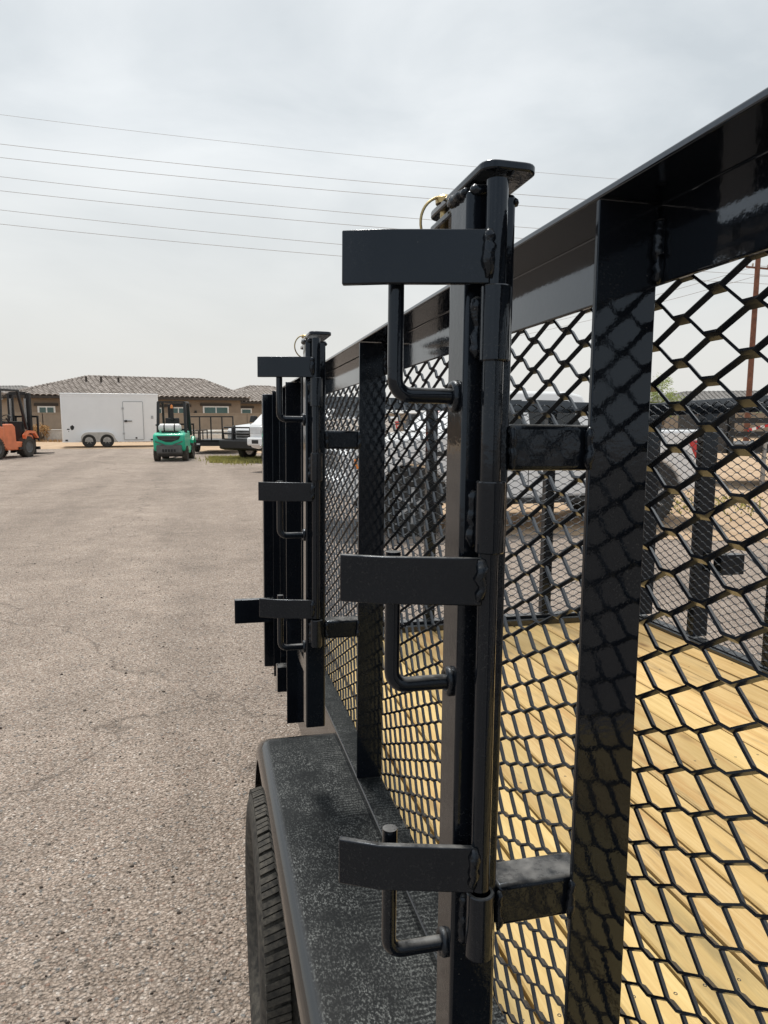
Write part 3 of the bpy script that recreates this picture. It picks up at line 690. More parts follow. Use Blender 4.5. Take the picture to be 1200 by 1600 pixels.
    for cx in (0, -wb):
        for s in (-1, 1):
            w = .27; y0 = s*(W2 - .01) if s < 0 else W2 - w + .01
            g = G(); g.lathe([(.0+.03, rt*.58), (0, rt*.75), (.015, rt*.93), (.045, rt), (w-.045, rt), (w-.015, rt*.93), (w, rt*.75), (w-.03, rt*.58)], (0, 0, 0), 'y', 36)
            for k in range(40):
                an = 2*math.pi*k/40
                g.add([(rr*math.sin(an+da), yy_, rr*math.cos(an+da)) for yy_ in (.02, w-.02) for da in (-.03, .03) for rr in (rt*.985, rt*1.02)], [(1,3,7,5), (0,1,5,4), (2,6,7,3), (0,2,3,1), (4,5,7,6)])
            wh = g.build('wheel', 'tyre_rubber', t, loc=(cx, y0, rt), normals=True)
            g = G(); g.lathe([(.02, rt*.60), (.05, rt*.52), (.07, .001), (w-.07, .001), (w-.05, rt*.52), (w-.02, rt*.60)], (0, 0, 0), 'y', 28); rim = g.build('rim', 'dark_rim' if not guard else 'steel_rim', wh, normals=True)
            for k in range(6):
                an = 2*math.pi*k/6; gg = G(); gg.bar((.05*math.sin(an), (.02 if s < 0 else w-.02), .05*math.cos(an)), (rt*.57*math.sin(an), (.035 if s < 0 else w-.035), rt*.57*math.cos(an)), .05, .03); gg.build('spoke', 'trim_grey', rim)
    return t
# side on beyond the mesh, nose to the left
p = at(614, 10.3)
pickup('pickup', 'white crew cab pickup seen side on through the trailer mesh', (p.x, p.y, 0), heading(180 + 15), wb=3.62, over=.86, strip=True)
p = at(463, 21.3); pickup('pickup', 'white pickup with bright grille, beside the dark corner post of the near trailer', (p.x, p.y, 0), heading(180 + 62), wb=3.7, lift=.20)
p = at(416, 26.2); pickup('pickup', 'white pickup wearing a black grille guard, behind the bright grille pickup', (p.x, p.y, 0), heading(180 + 58), wb=3.7, guard=True, lift=.0)

# ------------------------------------------------------------------ white enclosed cargo trailer
d = 39.0; PC = 181; p = at(PC, d)
T = empty('cargo_trailer', (p.x, p.y, 0), heading(20.5)); tag(T, 'white enclosed cargo trailer on two axles in front of the tile roofed house', 'trailer')
Lh, Wd_, zb, zt = 2.42, 1.05, .30, 2.80
g = G(); g.box((-Lh, -Wd_, zb), (Lh, Wd_, zt)); B = g.build('body', 'white_gelcoat', T, bevel=.05)
g = G(); g.box((-Lh-.015, -Wd_-.015, zt-.06), (Lh+.015, Wd_+.015, zt+.03)); g.build('roof', 'white_gelcoat', T, bevel=.03)
for z0, z1 in ((zb-.02, zb+.03), (zt-.13, zt-.085)):
    g = G(); g.box((-Lh-.004, -Wd_-.012, z0), (Lh+.004, -Wd_+.02, z1)); g.build('trim_rail', 'white_gelcoat', T)
# panel seams
for k in range(-4, 5):
    g = G(); g.box((k*.58-.006, -Wd_-.003, zb+.05), (k*.58+.006, -Wd_+.01, zt-.14)); g.build('panel_seam', 'white_gelcoat', T)
def px2x(px): return math.tan(math.atan((px + 7 - 600) / FPX) - math.atan((PC - 600) / FPX)) * (d / math.cos(math.atan((600 - PC) / FPX)) - 1.05)
x0, x1 = px2x(193.5), px2x(223.5); zd0, zd1 = .40, 2.40
g = G(); g.box((x0, -Wd_-.02, zd0), (x1, -Wd_+.01, zd1)); D = g.build('door', 'white_gelcoat', T, bevel=.01)
for a, b in (((x0-.03, zd0), (x0+.005, zd1)), ((x1-.005, zd0), (x1+.03, zd1)), ((x0, zd1-.005), (x1, zd1+.03)), ((x0, zd0-.03), (x1, zd0+.005))):
    g = G(); g.box((a[0], -Wd_-.026, a[1]), (b[0], -Wd_-.002, b[1])); g.build('door_frame', 'trim_grey', D)
for z in (.72, 2.05):
    g = G(); g.box((x0-.07, -Wd_-.045, z-.05), (x0+.03, -Wd_-.02, z+.05)); g.build('hinge', 'trim_grey', D)
g = G(); g.box((x0+.03, -Wd_-.06, 1.33), (x0+.17, -Wd_-.02, 1.43)); g.box((x0+.15, -Wd_-.07, 1.36), (x0+.42, -Wd_-.045, 1.40)); g.build('handle', 'flat_black', D)
g = G(); g.box((x1-.42, -Wd_-.04, .44), (x1-.33, -Wd_-.02, .52)); g.build('door_stop', 'flat_black', D)
g = G(); g.prism([(px2x(110), 1.10), (px2x(113.5), 1.18), (px2x(116.5), 1.09), (px2x(115.5), .96), (px2x(112.5), .90), (px2x(110.5), .98)], -Wd_-.008, -Wd_+.01, 'y'); g.build('emblem', 'flat_black', T, normals=True)
g = G(); g.box((px2x(105.0), -Wd_-.008, .93), (px2x(109), -Wd_+.01, .985)); g.build('lettering', 'flat_black', T)
g = G(); g.box((px2x(107), -Wd_-.008, .83), (px2x(108), -Wd_+.01, .87)); g.build('lettering', 'flat_black', T)
g = G(); g.box((px2x(236), -Wd_-.02, 1.50), (px2x(239.5), -Wd_+.01, 1.66)); g.build('vent', 'trim_grey', T)
for px in (103.5, 236): 
    g = G(); g.box((px2x(px)-.06, -Wd_-.03, .34), (px2x(px)+.06, -Wd_+.01, .42)); g.build('marker_light', 'flat_black', T)
xa, xc = px2x(138.5), px2x(166.5)
pts = [(xa-.46, .32), (xa-.44, .55)] + [(xa-.02-.42*math.cos(R(a)), .55+.30*math.sin(R(a))) for a in (15, 35, 55, 75, 90)] + [(xc+.02+.42*math.cos(R(a)), .55+.30*math.sin(R(a))) for a in (90, 75, 55, 35, 15)] + [(xc+.44, .55), (xc+.62, .28), (xc+.50, .28)]
inn = [(x*1.0, z-.0) for x, z in pts]
g = G(); ctr = ((xa+xc)/2, .30)
g.prism(pts, -Wd_-.14, -Wd_-.001, 'y'); F = g.build('fender', 'white_gelcoat', T, bevel=.02, normals=True)
g = G(); g.prism([(ctr[0] + (x-ctr[0])*.93, .26 + (z-.26)*.90) for x, z in pts], -Wd_-.146, -Wd_-.05, 'y'); g.build('fender_well', 'concrete', F, normals=True)
for xw in (xa, xc):
    g = G(); g.lathe([(0, .22), (-.02, .30), (.03, .35), (.18, .35), (.2, .3), (.2, .22)], (0, 0, 0), 'y', 32); wh = g.build('wheel', 'tyre_rubber', T, loc=(xw, -Wd_-.165, .35), normals=True)
    g = G(); g.lathe([(-.005, .225), (.02, .20), (.03, .001), (.1, .001), (.1, .225)], (0, 0, 0), 'y', 28); rim = g.build('rim', 'dark_rim', wh, normals=True)
    for k in range(5):
        an = 2*math.pi*k/5; g = G(); g.bar((.04*math.sin(an), .008, .04*math.cos(an)), (.17*math.sin(an), .008, .17*math.cos(an)), .045, .03); g.build('spoke', 'steel_rim', rim)
g = G(); g.box((Lh+.002, -Wd_+.02, .33), (Lh+.02, Wd_-.02, .95)); g.build('stone_guard', 'checker_plate', T)
g = G(); g.bar((Lh, -.8, .40), (Lh+1.2, 0, .40), .1, .12); g.build('tongue', 'satin_black', T)
g = G(); g.bar((Lh, .8, .40), (Lh+1.2, 0, .40), .1, .12); g.build('tongue', 'satin_black', T)
g = G(); g.tube([(Lh+1.0, 0, .0), (Lh+1.0, 0, .8)], .04, 8); g.build('jack', 'trim_grey', T)

# ------------------------------------------------------------------ forklifts
def forklift(name, label, loc, ang, paint, s=1.0, lpg=True, grp='forklifts in the yard'):
    """+x forwards (forks); s scales the whole machine"""
    t = empty(name, loc, ang); t.scale = (s, s, s); tag(t, label, 'forklift', grp)
    W2 = .56
    # counterweight with rounded back
    pr = [(-.52, .34), (-1.22, .36), (-1.30, .44), (-1.36, .68), (-1.38, .88), (-1.33, .98), (-1.10, 1.03), (-.50, 1.03)]
    g = G(); g.prism(pr, -W2, W2, 'y'); cw = g.build('counterweight', paint, t, bevel=.07, seg=3, normals=True)
    g = G(); g.prism([(-.55, .14), (-1.12, .16), (-1.37, .30), (-1.375, .60), (-.55, .60)], -W2*.80, W2*.80, 'y'); lc = g.build('lower_counterweight', 'forklift_grey', t, bevel=.04, normals=True)
    g = G(); g.prism([(-.42, .92), (.42, .92), (.36, .80), (.10, .70), (-.10, .70), (-.36, .80)], -1.395, -1.33, 'x'); g.build('radiator_grille', 'flat_black', cw, normals=True)
    for k in range(3):
        g = G(); g.box((-1.405, -.36+.05*k, .89-.055*k), (-1.385, .36-.05*k, .905-.055*k)); g.build('grille_slat', 'forklift_grey', cw)
    g = G(); g.prism([(-.48, .74), (-.02, .56), (.02, .56), (.48, .74), (.48, .70), (.02, .52), (-.02, .52), (-.48, .70)], -1.396, -1.34, 'x'); g.build('chevron', 'forklift_grey', cw, normals=True)
    for k in range(5):
        g = G(); g.box((-1.385, -.23+.1*k, .34), (-1.36, -.16+.1*k, .44)); g.build('drain_slot', 'flat_black', lc)
    # engine hood and side frame
    g = G(); g.prism([(-.60, .40), (-.60, 1.06), (-.10, 1.08), (.02, .98), (.04, .52), (.48, .50), (.52, .74), (.86, .72), (.92, .60), (.92, .34), (.62, .25), (-.40, .25)], -W2+.01, W2-.01, 'y'); g.build('chassis', paint, t, bevel=.03, normals=True)
    for q in (-1, 1):
        g = G(); g.prism([(.42, .58), (.40, .72), (.60, .86), (.92, .84), (1.10, .62), (1.04, .60), (.90, .76), (.62, .78), (.50, .70)], q*(W2-.05), q*(W2+.06), 'y'); g.build('mudguard', paint, t, normals=True)
        g = G(); g.box((.10, q*(W2-.06), .26), (.44, q*(W2+.03), .34)); g.build('step', 'flat_black', t)
    g = G(); g.prism([(-.45, 1.08), (.0, 1.08), (.02, 1.16), (-.30, 1.20), (-.38, 1.55), (-.50, 1.56), (-.52, 1.08)], -.25, .25, 'y'); g.build('seat', 'flat_black', t, bevel=.03, normals=True)
    g = G(); g.prism([(.44, .50), (.60, .50), (.66, 1.12), (.52, 1.16)], -.42, .42, 'y'); dash = g.build('dashboard', 'flat_black', t, bevel=.02, normals=True)
    g = G(); g.tube([(.52, 0, 1.1), (.36, 0, 1.26)], .02, 8); P = []
    for k in range(19):
        an = 2*math.pi*k/18; P.append((.36 + .10*math.cos(an)*.6, .16*math.sin(an), 1.28 + .10*math.cos(an)*.8))
    g.tube(P, .014, 6, caps=False); g.build('steering_wheel', 'flat_black', dash)
    # overhead guard
    gz = 2.13
    for q in (-1, 1):
        g = G(); g.bar((-.62, q*.50, 1.0), (-.52, q*.47, gz), .085, .10); g.build('guard_post', 'guard_black', t, bevel=.01)
        g = G(); g.bar((.66, q*.50, .90), (.34, q*.47, gz), .075, .08); g.build('guard_post', 'guard_black', t, bevel=.01)
        g = G(); g.bar((-.56, q*.47, gz), (.40, q*.47, gz), .07, .07); g.build('guard_rail', 'guard_black', t, bevel=.01)
    for k in range(7):
        x = -.54 + k*.155; g = G(); g.bar((x, -.47, gz+.015), (x, .47, gz+.015), .035 if 0 < k < 6 else .08, .04); g.build('guard_bar', 'guard_black', t)
    # mast, carriage, forks
    for q in (-1, 1):
        g = G(); g.box((1.02, q*.30, .10), (1.14, q*.40, 2.08)); g.build('mast_rail', 'flat_black', t, bevel=.01)
        g = G(); g.box((1.05, q*.22, .12), (1.13, q*.295, 2.04)); g.build('mast_rail', 'flat_black', t, bevel=.01)
        g = G(); g.tube([(1.0, q*.26, .2), (1.0, q*.26, 1.9)], .035, 8); g.build('lift_cylinder', 'steel_rim', t)
        g = G(); g.prism([(1.27, .05), (1.33, .05), (2.35, .03), (2.35, .06), (1.34, .11), (1.33, .66), (1.27, .66)], q*.22, q*.34, 'y'); g.build('fork', 'flat_black', t, normals=True)
        g = G(); g.tube([(.62, q*.30, .52), (1.02, q*.30, .85)], .04, 8); g.build('tilt_cylinder', 'flat_black', t)
    for z in (.18, 1.0, 2.02):
        g = G(); g.box((.985, -.30, z), (1.02, .30, z+.10)); g.build('mast_cross_member', 'flat_black', t)
    for z in (.22, .56):
        g = G(); g.box((1.17, -.55, z), (1.265, .55, z+.10)); g.build('carriage_bar', 'flat_black', t, bevel=.01)
    br = None
    for y0 in (-.55, -.28, -.02, .24, .50):
        g = G(); g.box((1.20, y0, .50), (1.25, y0+.05, 1.28)); o = g.build('backrest_bar', 'flat_black', t)
    g = G(); g.box((1.19, -.55, 1.28), (1.255, .55, 1.34)); g.build('backrest_bar', 'flat_black', t)
    # wheels
    rr_ = .27 if lpg else .33
    for x, y, r, w in ((.62, 1, .33, .24), (.62, -1, .33, .24), (-.92, 1, rr_, .20), (-.92, -1, rr_, .20)):
        g = G(); y0 = y*(W2 + .04) - (w if y > 0 else 0) + (0.0)
        g.lathe([(.02, r*.55), (0, r*.68), (.01, r*.92), (.035, r), (w-.035, r), (w-.01, r*.92), (w, r*.68), (w-.02, r*.55)], (0, 0, 0), 'y', 30)
        for k in range(26):
            an = 2*math.pi*k/26
            for a_, b_ in ((.01, w*.45), (w*.55, w-.01)):
                g.add([(rr*math.sin(an+da), y_, rr*math.cos(an+da)) for y_ in (a_, b_) for da in (-.06, .06) for rr in (r*.98, r*1.035)], [(1,3,7,5), (0,1,5,4), (2,6,7,3), (0,2,3,1), (4,5,7,6)])
        wh = g.build('wheel', 'dusty_tyre', t, loc=(x, y0, r), normals=True)
        g = G(); g.lathe([(.01, r*.56), (.04, r*.45), (.03, r*.25), (.02, .001), (w-.02, .001), (w-.03, r*.25), (w-.04, r*.45), (w-.01, r*.56)], (0, 0, 0), 'y', 20); g.build('rim', 'dusty_tyre' if lpg else 'forklift_grey', wh, normals=True)
    if lpg:
        g = G(); g.lathe([(-.40, .001), (-.40, .07), (-.37, .11), (-.33, .150), (.33, .150), (.37, .11), (.40, .07), (.40, .001)], (-1.0, 0, 1.20), 'y', 24, closed=False); tk = g.build('gas_tank', 'tank_white', t, normals=True)
        for y in (-.2, .16):
            g = G(); g.lathe([(y, .152), (y, .158), (y+.045, .158), (y+.045, .152)], (-1.0, 0, 1.20), 'y', 24); g.build('tank_strap', 'flat_black', tk, normals=True)
        g = G(); g.box((-1.14, -.28, 1.03), (-.86, .28, 1.08)); g.build('tank_cradle', 'flat_black', tk)
        g = G(); g.tube([(-1.0, .42, 1.22), (-1.0, .50, 1.30), (-.80, .50, 1.34), (-.66, .44, 1.20)], .016, 8); g.build('gas_hose', 'flat_black', tk)
    g = G(); g.lathe([(0, .001), (0, .05), (.10, .045), (.13, .02), (.13, .001)], (-.60, -.02 if lpg else -.5, gz-.22 if lpg else gz+.04), 'z', 14); g.build('beacon', 'amber', t, normals=True)
    g = G(); g.box((-.57, -.07, 1.45), (-.49, .05, 2.08)); g.build('exhaust_stack', 'flat_black', t, bevel=.02)
    return t
p = at(278, 27.0); forklift('forklift', 'green forklift with a white gas tank, its rounded rear facing the camera', (p.x, p.y, 0), heading(97), 'forklift_green', 1.0)
p = at(8, 28.0); forklift('forklift', 'orange forklift at the left picture edge, pointing away to the right', (p.x, p.y, 0), heading(82), 'forklift_orange', 1.23, lpg=False)

# ------------------------------------------------------------------ open black trailer behind the green forklift
p = at(334, 31.0); T = empty('utility_trailer', (p.x, p.y, 0), heading(2)); tag(T, 'small black open trailer with pipe rails between green forklift and pickups', 'trailer')
hw = .95
for x in (-hw, -.48, 0, .48, hw):
    g = G(); g.box((x-.025, -.03, .55), (x+.025, .03, 1.62)); g.build('gate_post', 'satin_black', T)
for z in (1.58, .88, .56):
    g = G(); g.box((-hw, -.035, z), (hw, .035, z+.05)); g.build('gate_rail', 'satin_black', T)
g = G(); g.box((-hw, .05, .44), (hw, 3.7, .56)); g.build('deck', 'satin_black', T)
g = G(); g.box((-hw-.05, -.08, .34), (hw+.05, .06, .52)); g.build('rear_beam', 'flat_black', T)
for s in (-1, 1):
    for z in (.95,): 
        g = G(); g.box((s*hw-.03, .05, z), (s*hw+.03, 3.7, z+.06)); g.build('side_rail', 'satin_black', T)
    for y in (.9, 1.8, 2.7, 3.66):
        g = G(); g.box((s*hw-.025, y, .56), (s*hw+.025, y+.05, .95)); g.build('side_post', 'satin_black', T)
    g = G(); g.lathe([(0, .2), (0, .28), (.03, .33), (.17, .33), (.2, .28), (.2, .2)], (0, 0, 0), 'x', 24); g.build('wheel', 'tyre_rubber', T, loc=(s*(hw+.12)-.1, 2.0, .33), normals=True)
    g = G(); g.box((s*.55-.07, -.10, .40), (s*.55+.07, -.075, .46)); g.build('tail_light', 'headlight', T)
for px, dd, w in ((322, 44, 1.5), (346, 44.5, 1.5), (336, 43, 1.2)):
    p = at(px, dd); g = G(); g.box((-w/2, -.4, 0), (w/2, .4, .80 if w > 1.3 else .62)); o = g.build('concrete_block', 'pale_board', None, bevel=.05, loc=(p.x, p.y, 0)); o.rotation_euler = (0, 0, heading(0))
    tag(o, {322: 'pale concrete block on the left, seen through the rails of the small black trailer', 346: 'pale concrete block on the right, seen through the rails of the small black trailer', 336: 'low pale concrete block standing in front of two taller ones'}[px], 'block', 'concrete blocks by the wall')

# ------------------------------------------------------------------ houses
def tiled(g, a, b, c, dd, tw=.42, course=.44):
    """tile courses on the roof slope a-b (eave) to c-d (ridge side): a,b left and right eave, c right top, d left top"""
    a, b, c, dd = map(Vector, (a, b, c, dd)); up = ((dd + c) / 2 - (a + b) / 2); H = up.length
    nrm = (b - a).cross(dd - a).normalized()
    if nrm.z < 0: nrm = -nrm
    nr = max(1, int(H / course)); eu = (b - a).normalized()
    for r in range(nr):
        t0, t1 = r / nr, (r + 1.12) / nr
        l0, r0 = a.lerp(dd, t0), b.lerp(c, t0); l1, r1 = a.lerp(dd, min(t1, 1)), b.lerp(c, min(t1, 1))
        s0 = (l0 - a).dot(eu); s1 = (r0 - a).dot(eu); k0 = math.ceil(s0 / tw * 6); k1 = math.floor(s1 / tw * 6)
        if k1 - k0 < 2: continue
        S1a = (l1 - a).dot(eu); S1b = (r1 - a).dot(eu); v = []; f = []
        for k in range(k0, k1 + 1):
            s = k * tw / 6; h = .095 * abs(math.sin(math.pi * k / 6)) ** .8
            q0 = l0 + eu * (s - s0) + nrm * (h + .055); q1 = l1 + eu * (min(max(s, S1a), S1b) - S1a) + nrm * (h + .0)
            v += [q0, q1, q0 - nrm * .06]
        for i in range(k1 - k0): f += [(i*3, (i+1)*3, (i+1)*3+1, i*3+1), (i*3+2, (i+1)*3+2, (i+1)*3, i*3)]
        g.add(v, f)
def hip_house(name, label, A, Bp, depth, ez, rz, wallmat, roofmat, windows, over=.6, hip=None, hip2=None, grp='houses behind the yard'):
    """A, Bp: the two front eave corners on the ground"""
    ang = math.atan2(Bp.y - A.y, Bp.x - A.x); L = (Bp - A).length
    t = empty(name, (A.x, A.y, 0), ang); tag(t, label, 'house', grp)
    hip = hip or depth / 2; hip2 = hip2 or hip
    g = G(); g.box((over, over, 0), (L-over, depth-over, ez-.10)); g.build('wall', wallmat, t)
    c = [(0, 0, ez), (L, 0, ez), (L, depth, ez), (0, depth, ez)]; r0, r1 = (hip, depth/2, rz), (L-hip2, depth/2, rz)
    g = G(); g.add(c + [r0, r1], [(0,1,5,4), (1,2,5), (2,3,4,5), (3,0,4), (3,2,1,0)])
    roof = g.build('roof', 'fascia', t, smooth=0)
    g = G(); g.box((0, -.02, ez-.20), (L, .02, ez)); g.box((-.02, .0, ez-.20), (.02, depth, ez)); g.box((L-.02, 0, ez-.20), (L+.02, depth, ez)); g.build('fascia_board', 'fascia', roof)
    g = G(); tiled(g, c[0], c[1], r1, r0); tiled(g, c[3], c[0], r0, r0); tiled(g, c[1], c[2], r1, r1)
    tag(g.build('roof_tile', roofmat, roof, smooth=40), kind='stuff')
    for a, b in ((c[0], r0), (c[3], r0), (c[1], r1), (c[2], r1), (r0, r1)):
        a = Vector(a) + Vector((0, 0, .06)); b = Vector(b) + Vector((0, 0, .06)); n = max(4, int((b-a).length / .40)); P = []; rad = []
        for i in range(n):
            P += [a.lerp(b, i/n), a.lerp(b, (i+.9)/n)]; rad += [.14, .09]
        g = G(); g.tube(P, rad, 8); g.build('ridge_cap', roofmat, roof, smooth=40)
    for (x0, x1, z0, z1, np_) in windows:
        g = G(); g.box((x0-.08, over-.06, z0-.08), (x1+.08, over+.02, z1+.08)); w = g.build('window', 'window_white', t)
        for k in range(np_):
            a = x0 + (x1-x0)*k/np_ + .05; b = x0 + (x1-x0)*(k+1)/np_ - .05
            g = G(); g.box((a, over-.075, z0+.03), (b, over-.055, z1-.03)); g.build('pane', 'window_glass', w)
        g = G(); g.box((x0-.30, over-.12, z1+.10), (x1+.30, over+.02, z1+.30)); g.build('window_head', 'fascia', w)
    return t
A, Bp = at(17, 53), at(394, 63); Lm = (Bp - A).length
def fx(px): return Lm * (px - 33) / (394 - 33) * (53 / (53 + 10 * (1 - (px - 33) / 361)))   # along the eave at a bearing
def along(px):
    u = (px - 600) / FPX * 1.009; a2 = CR.dot(A.xyz), CF.dot(A.xyz); b2 = CR.dot(Bp.xyz), CF.dot(Bp.xyz)
    s = (u*a2[1] - a2[0]) / ((b2[0]-a2[0]) - u*(b2[1]-a2[1])); return s * Lm
H1 = hip_house('house', 'long tan stucco house with brown tiled hip roof behind the white cargo trailer', A, Bp, 12.5, 3.22, 5.0, 'stucco', 'roof_tile',
     [(along(72), along(96), 1.35, 2.35, 2), (along(246), along(262), 1.35, 2.3, 1), (along(273), along(302), 1.35, 2.35, 2), (along(327), along(364), 1.35, 2.45, 2)], hip=7.0, hip2=2.2)
for px in (212, 160, 184):
    x = along(px); g = G(); g.tube([(x, 4.2, 4.5), (x, 4.2, 4.95)], .09, 10); g.build('roof_vent', 'fascia', H1)
g = G(); x = along(314); g.prism([(x-.12, 1.75), (x+.12, 1.75), (x+.06, 2.15), (x-.06, 2.15)], .42, .60, 'y'); g.build('wall_lamp', 'flat_black', H1, normals=True)
A2, B2 = at(352, 72), at(520, 78)
hip_house('house', 'tan tiled house further back, its hip roof over the right end of the long house', A2, B2, 11, 3.15, 4.9, 'stucco', 'roof_tile', [(2.2, 3.2, 1.5, 2.4, 1)], hip=4.8)
A3, B3 = at(-190, 82), at(47, 78)
hip_house('house', 'grey stucco house glimpsed between the orange forklift and the long house', A3, B3, 11, 3.2, 5.1, 'stucco_grey', 'roof_grey', [(13.5, 14.4, 1.4, 2.4, 1), (15.2, 16.4, 1.4, 2.4, 2)], hip=4)
A4, B4 = at(985, 66), at(1420, 60)
hip_house('house', 'grey tiled house beyond the mesh, left of the rusty pole', A4, B4, 12, 2.9, 3.95, 'stucco_grey', 'roof_grey', [(5, 7, 1.2, 2.2, 2), (13, 15, 1.2, 2.2, 2)], hip=5)
# block wall between yard and houses, with its piers
wp_ = [at(-220, 50), at(76, 49), at(430, 58), at(700, 58), at(1500, 52)]
for i, (a, b) in enumerate(zip(wp_, wp_[1:])):
    ang = math.atan2(b.y - a.y, b.x - a.x); L = (b - a).length
    t = empty('block_wall', (a.x, a.y, 0), ang)
    tag(t, ['tan block wall at far left behind the orange forklift', 'tan block wall running behind the white cargo trailer', 'tan block wall behind the parked pickups', 'tan block wall at far right seen through the mesh'][i], 'wall', 'block walls round the yard')
    g = G(); g.box((0, -.08, 0), (L, .08, 1.82)); g.build('wall', 'block', t)
    g = G(); g.box((-.01, -.11, 1.82), (L+.01, .11, 1.90)); g.build('coping', 'block', t)
    for k in range(int(L / 4.9) + 1):
        g = G(); g.box((k*4.9-.012, -.095, 0), (k*4.9+.012, -.07, 1.82)); g.build('control_joint', 'fascia', t)
p = at(94, 47.3); g = G(); g.box((-.42, -.3, 0), (.42, .3, .72)); g.box((-.45, -.33, .72), (.45, .33, .78)); o = g.build('utility_box', 'concrete', None, loc=(p.x, p.y, 0), bevel=.02); o.rotation_euler = (0, 0, heading(0))
tag(o, 'small grey utility box left of the white cargo trailer', 'box')

# ------------------------------------------------------------------ black flatbed trailer on the right
p = at(1215, 17.2); T = empty('flatbed_trailer', (p.x, p.y, 0), heading(8)); tag(T, 'black flatbed trailer with red and white tape, parked beyond the mesh at right', 'trailer')
g = G(); g.box((-2.2, -1.0, .78), (3.2, 1.0, .98)); g.build('deck', 'satin_black', T)
for x in (-2.1, -.9, .3, 1.5, 2.7):
    g = G(); g.box((x, -1.05, .60), (x+.1, -1.0, 1.75)); g.build('stake', 'satin_black', T)
for z in (1.15, 1.45, 1.72):
    g = G(); g.box((-2.15, -1.10, z), (3.0, -1.055, z+.12)); g.build('side_board', 'satin_black', T)
g = G(); g.box((-2.15, -1.0, .98), (-2.08, 1.0, 1.9)); g.build('headboard', 'satin_black', T)
for k in range(6):
    g = G(); g.bar((-1.72 + k*.10, -1.112, 1.295 + k*.022), (-1.62 + k*.10, -1.112, 1.317 + k*.022), .01, .06); g.build('reflective_tape', ('tape_red', 'tape_white')[k % 2], T)
for x in (.9, 1.8):
    g = G(); g.lathe([(0, .25), (0, .34), (.03, .39), (.2, .39), (.23, .34), (.23, .25)], (0, 0, 0), 'y', 28); wh = g.build('wheel', 'tyre_rubber', T, loc=(x, -1.12, .39), normals=True)
    g = G(); g.lathe([(.01, .26), (.04, .2), (.05, .001), (.15, .001), (.2, .25)], (0, 0, 0), 'y', 20); g.build('rim', 'steel_rim', wh, normals=True)
g = G(); g.prism([(-.5, .35), (-.45, .72), (-.2, .80), (1.0, .80), (1.2, .72), (1.25, .35), (1.15, .35), (1.0, .68), (-.2, .70), (-.4, .35)], -1.25, -1.02, 'y'); g.build('mud_flap', 'white_gelcoat', T, normals=True)
g = G(); g.tube([(-1.2, -1.0, 0), (-1.2, -1.0, 1.1)], .05, 10); g.box((-1.32, -1.12, 0), (-1.08, -.88, .03)); g.build('jack', 'steel_rim', T)

# ------------------------------------------------------------------ pole and power lines
p = at(1158, 46); g = G(); g.tube([(0, 0, 0), (0, 0, 6), (0, 0, 11.9)], [.185, .17, .15], 14)
P_ = g.build('pole', 'rust_steel', None, loc=(p.x, p.y, 0)); U = empty('utility_pole', (p.x, p.y, 0)); tag(U, 'rusty brown steel pole rising behind the mesh at right', 'pole'); P_.parent = U; P_.location = (0, 0, 0)
g = G(); g.box((-.9, -.05, 10.78), (.9, .05, 10.88)); o = g.build('crossarm', 'rust_steel', U); o.rotation_euler = (0, 0, heading(20))
for x in (-.85, -.4, .85):
    g = G(); g.lathe([(0, .03), (.05, .07), (.1, .05), (.15, .07), (.2, .03)], (x, 0, 10.9), 'z', 10); q = g.build('insulator', 'concrete', U, normals=True); q.rotation_euler = (0, 0, heading(20))
def unproj(px, py, dd):
    x = (px - 600) / FPX; y = -(py - 800) / FPX
    c, s = math.cos(PITCH), math.sin(PITCH); f = c + y*s; h = -s + y*c
    return CR * (x / f * dd) + CF * dd + Vector((0, 0, EYE.z + h / f * dd))
lines = [(179, 1), (225, 2), (246, 2), (276, 2), (298, 2), (328, 2), (350, 2)]
ords = ['topmost', 'second from top', 'third from top', 'fourth from top', 'fifth from top', 'second from bottom', 'lowest']
for i, (y0, kk) in enumerate(lines):
    sl = (.1277, .1165, .1120, .1165, .1110, .1140, .1070)[i]; D0 = 92 + (i % 2) * 2.5
    pts = [unproj(px, y0 + sl*px - 2.4e-5*px*px, D0) for px in range(-1400, 2300, 60)]
    g = G(); g.tube(pts, .019 if i == 0 else .028, 6, caps=False)
    tag(g.build('power_line', 'cable'), 'overhead power line crossing the sky, %s of the seven' % ords[i], 'power line', 'power lines across the sky')
for i, z in enumerate((10.95, 10.35)):
    q0 = Vector((p.x, p.y, z)); q1 = at(3000, 60, 11.5 - i*.6); q2 = at(600, 110, 12.0 - i*.7)
    P = [q2.lerp(q0, k/12) - Vector((0, 0, 1.1*4*(k/12)*(1-k/12))) for k in range(12)] + [q0.lerp(q1, k/12) - Vector((0, 0, 1.1*4*(k/12)*(1-k/12))) for k in range(13)]
    g = G(); g.tube(P, .016, 5, caps=False); tag(g.build('power_line', 'cable'), ['upper thin wire held by the rusty pole at right', 'lower thin wire held by the rusty pole at right'][i], 'wire', 'wires on the rusty pole')

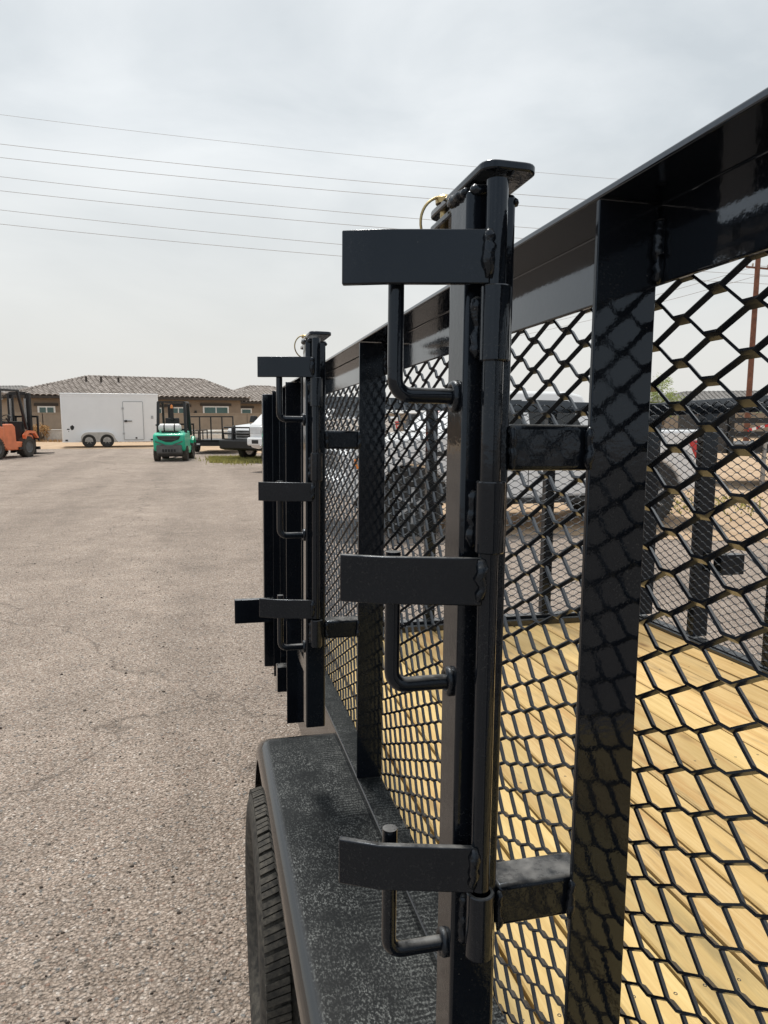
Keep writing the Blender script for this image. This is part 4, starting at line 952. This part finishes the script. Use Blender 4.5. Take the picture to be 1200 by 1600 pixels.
# ------------------------------------------------------------------ plants
def leafy(g, c, r, n, size, seed, wisp=.0):
    rs = random.Random(seed)
    for i in range(n):
        u = Vector((rs.gauss(0, 1), rs.gauss(0, 1), rs.gauss(0, 1))).normalized() * rs.random() ** .45
        q = Vector((c[0] + u.x*r[0], c[1] + u.y*r[1], c[2] + u.z*r[2])); s = size * rs.uniform(.6, 1.4)
        a = Vector((rs.uniform(-1, 1), rs.uniform(-1, 1), rs.uniform(-.3, 1))).normalized() * s; b = a.orthogonal().normalized() * s * .35
        g.add([q - a*.5, q + b*.5, q + a*.5, q - b*.5], [(0, 1, 2, 3)])
def tree(name, label, loc, h, r, n, size, mat, seed, clumps=9, trunks=4):
    t = empty(name, loc); tag(t, label, 'tree'); rs = random.Random(seed)
    g = G(); ends = []
    for k in range(trunks):
        an = 6.28*k/trunks + rs.uniform(-.4, .4); e = Vector((math.cos(an)*r*.55, math.sin(an)*r*.55, h*.66)); m = Vector((math.cos(an)*r*.2, math.sin(an)*r*.2, h*.32))
        g.tube([(0, 0, 0), m, e], [.07, .05, .02], 6); ends.append(e)
    g.build('trunk', 'bark', t)
    g = G()
    for k in range(clumps):
        e = rs.choice(ends); c = (e.x*rs.uniform(.2, 1.5) + rs.uniform(-.3, .3)*r, e.y*rs.uniform(.2, 1.5), h*rs.uniform(.42, .98)); q = r*rs.uniform(.22, .45)
        leafy(g, c, (q, q, q*rs.uniform(.6, 1.2)), n // clumps, size, seed*31+k)
    g.build('crown', mat, t, smooth=0); return t
tree('palo_verde_tree', 'wispy yellow green palo verde seen through the mesh beside the near upright', at(1022, 40), 3.7, 1.25, 2600, .14, 'leaf_olive', 3, 22, 6)
tree('tree', 'dark green tree far behind the mesh at the right edge', at(1205, 60), 3.6, 1.8, 2500, .2, 'leaf_green', 5, 16, 5)
tree('shrub', 'dry orange brown bush against the wall left of the cargo trailer', at(70, 47.0), .95, .95, 1500, .16, 'dry_grass', 8, 14, 6)
def grass(name, label, pts, n, h, mat, seed):
    rs = random.Random(seed); g = G()
    for i in range(n):
        px = rs.uniform(*pts[0]); dd = rs.uniform(*pts[1]); q = at(px, dd)
        if rs.random() < .35: q = at((pts[0][0]+pts[0][1])/2 + rs.gauss(0, (pts[0][1]-pts[0][0])*.22), (pts[1][0]+pts[1][1])/2 + rs.gauss(0, (pts[1][1]-pts[1][0])*.3))
        a = rs.uniform(0, 6.28); hh = h*rs.uniform(.4, 1.2); w = .02; le = rs.uniform(-.5, .5)*hh
        dx, dy = math.cos(a)*w, math.sin(a)*w
        g.add([(q.x-dx, q.y-dy, 0), (q.x+dx, q.y+dy, 0), (q.x+le*math.sin(a), q.y-le*math.cos(a), hh)], [(0, 1, 2)])
    return tag(g.build(name, mat, smooth=0), label, 'grass', kind='stuff')
grass('grass', 'strip of short green grass in front of the white pickups', ((330, 425), (24.8, 27.6)), 9000, .13, 'lawn', 2)
grass('grass', 'dry weeds along the foot of the block wall', ((30, 420), (45.5, 47.5)), 2500, .22, 'dry_grass', 4)
grass('grass', 'sparse weeds in the tan dirt beyond the mesh', ((1040, 1190), (11.5, 14)), 260, .09, 'lawn', 6)
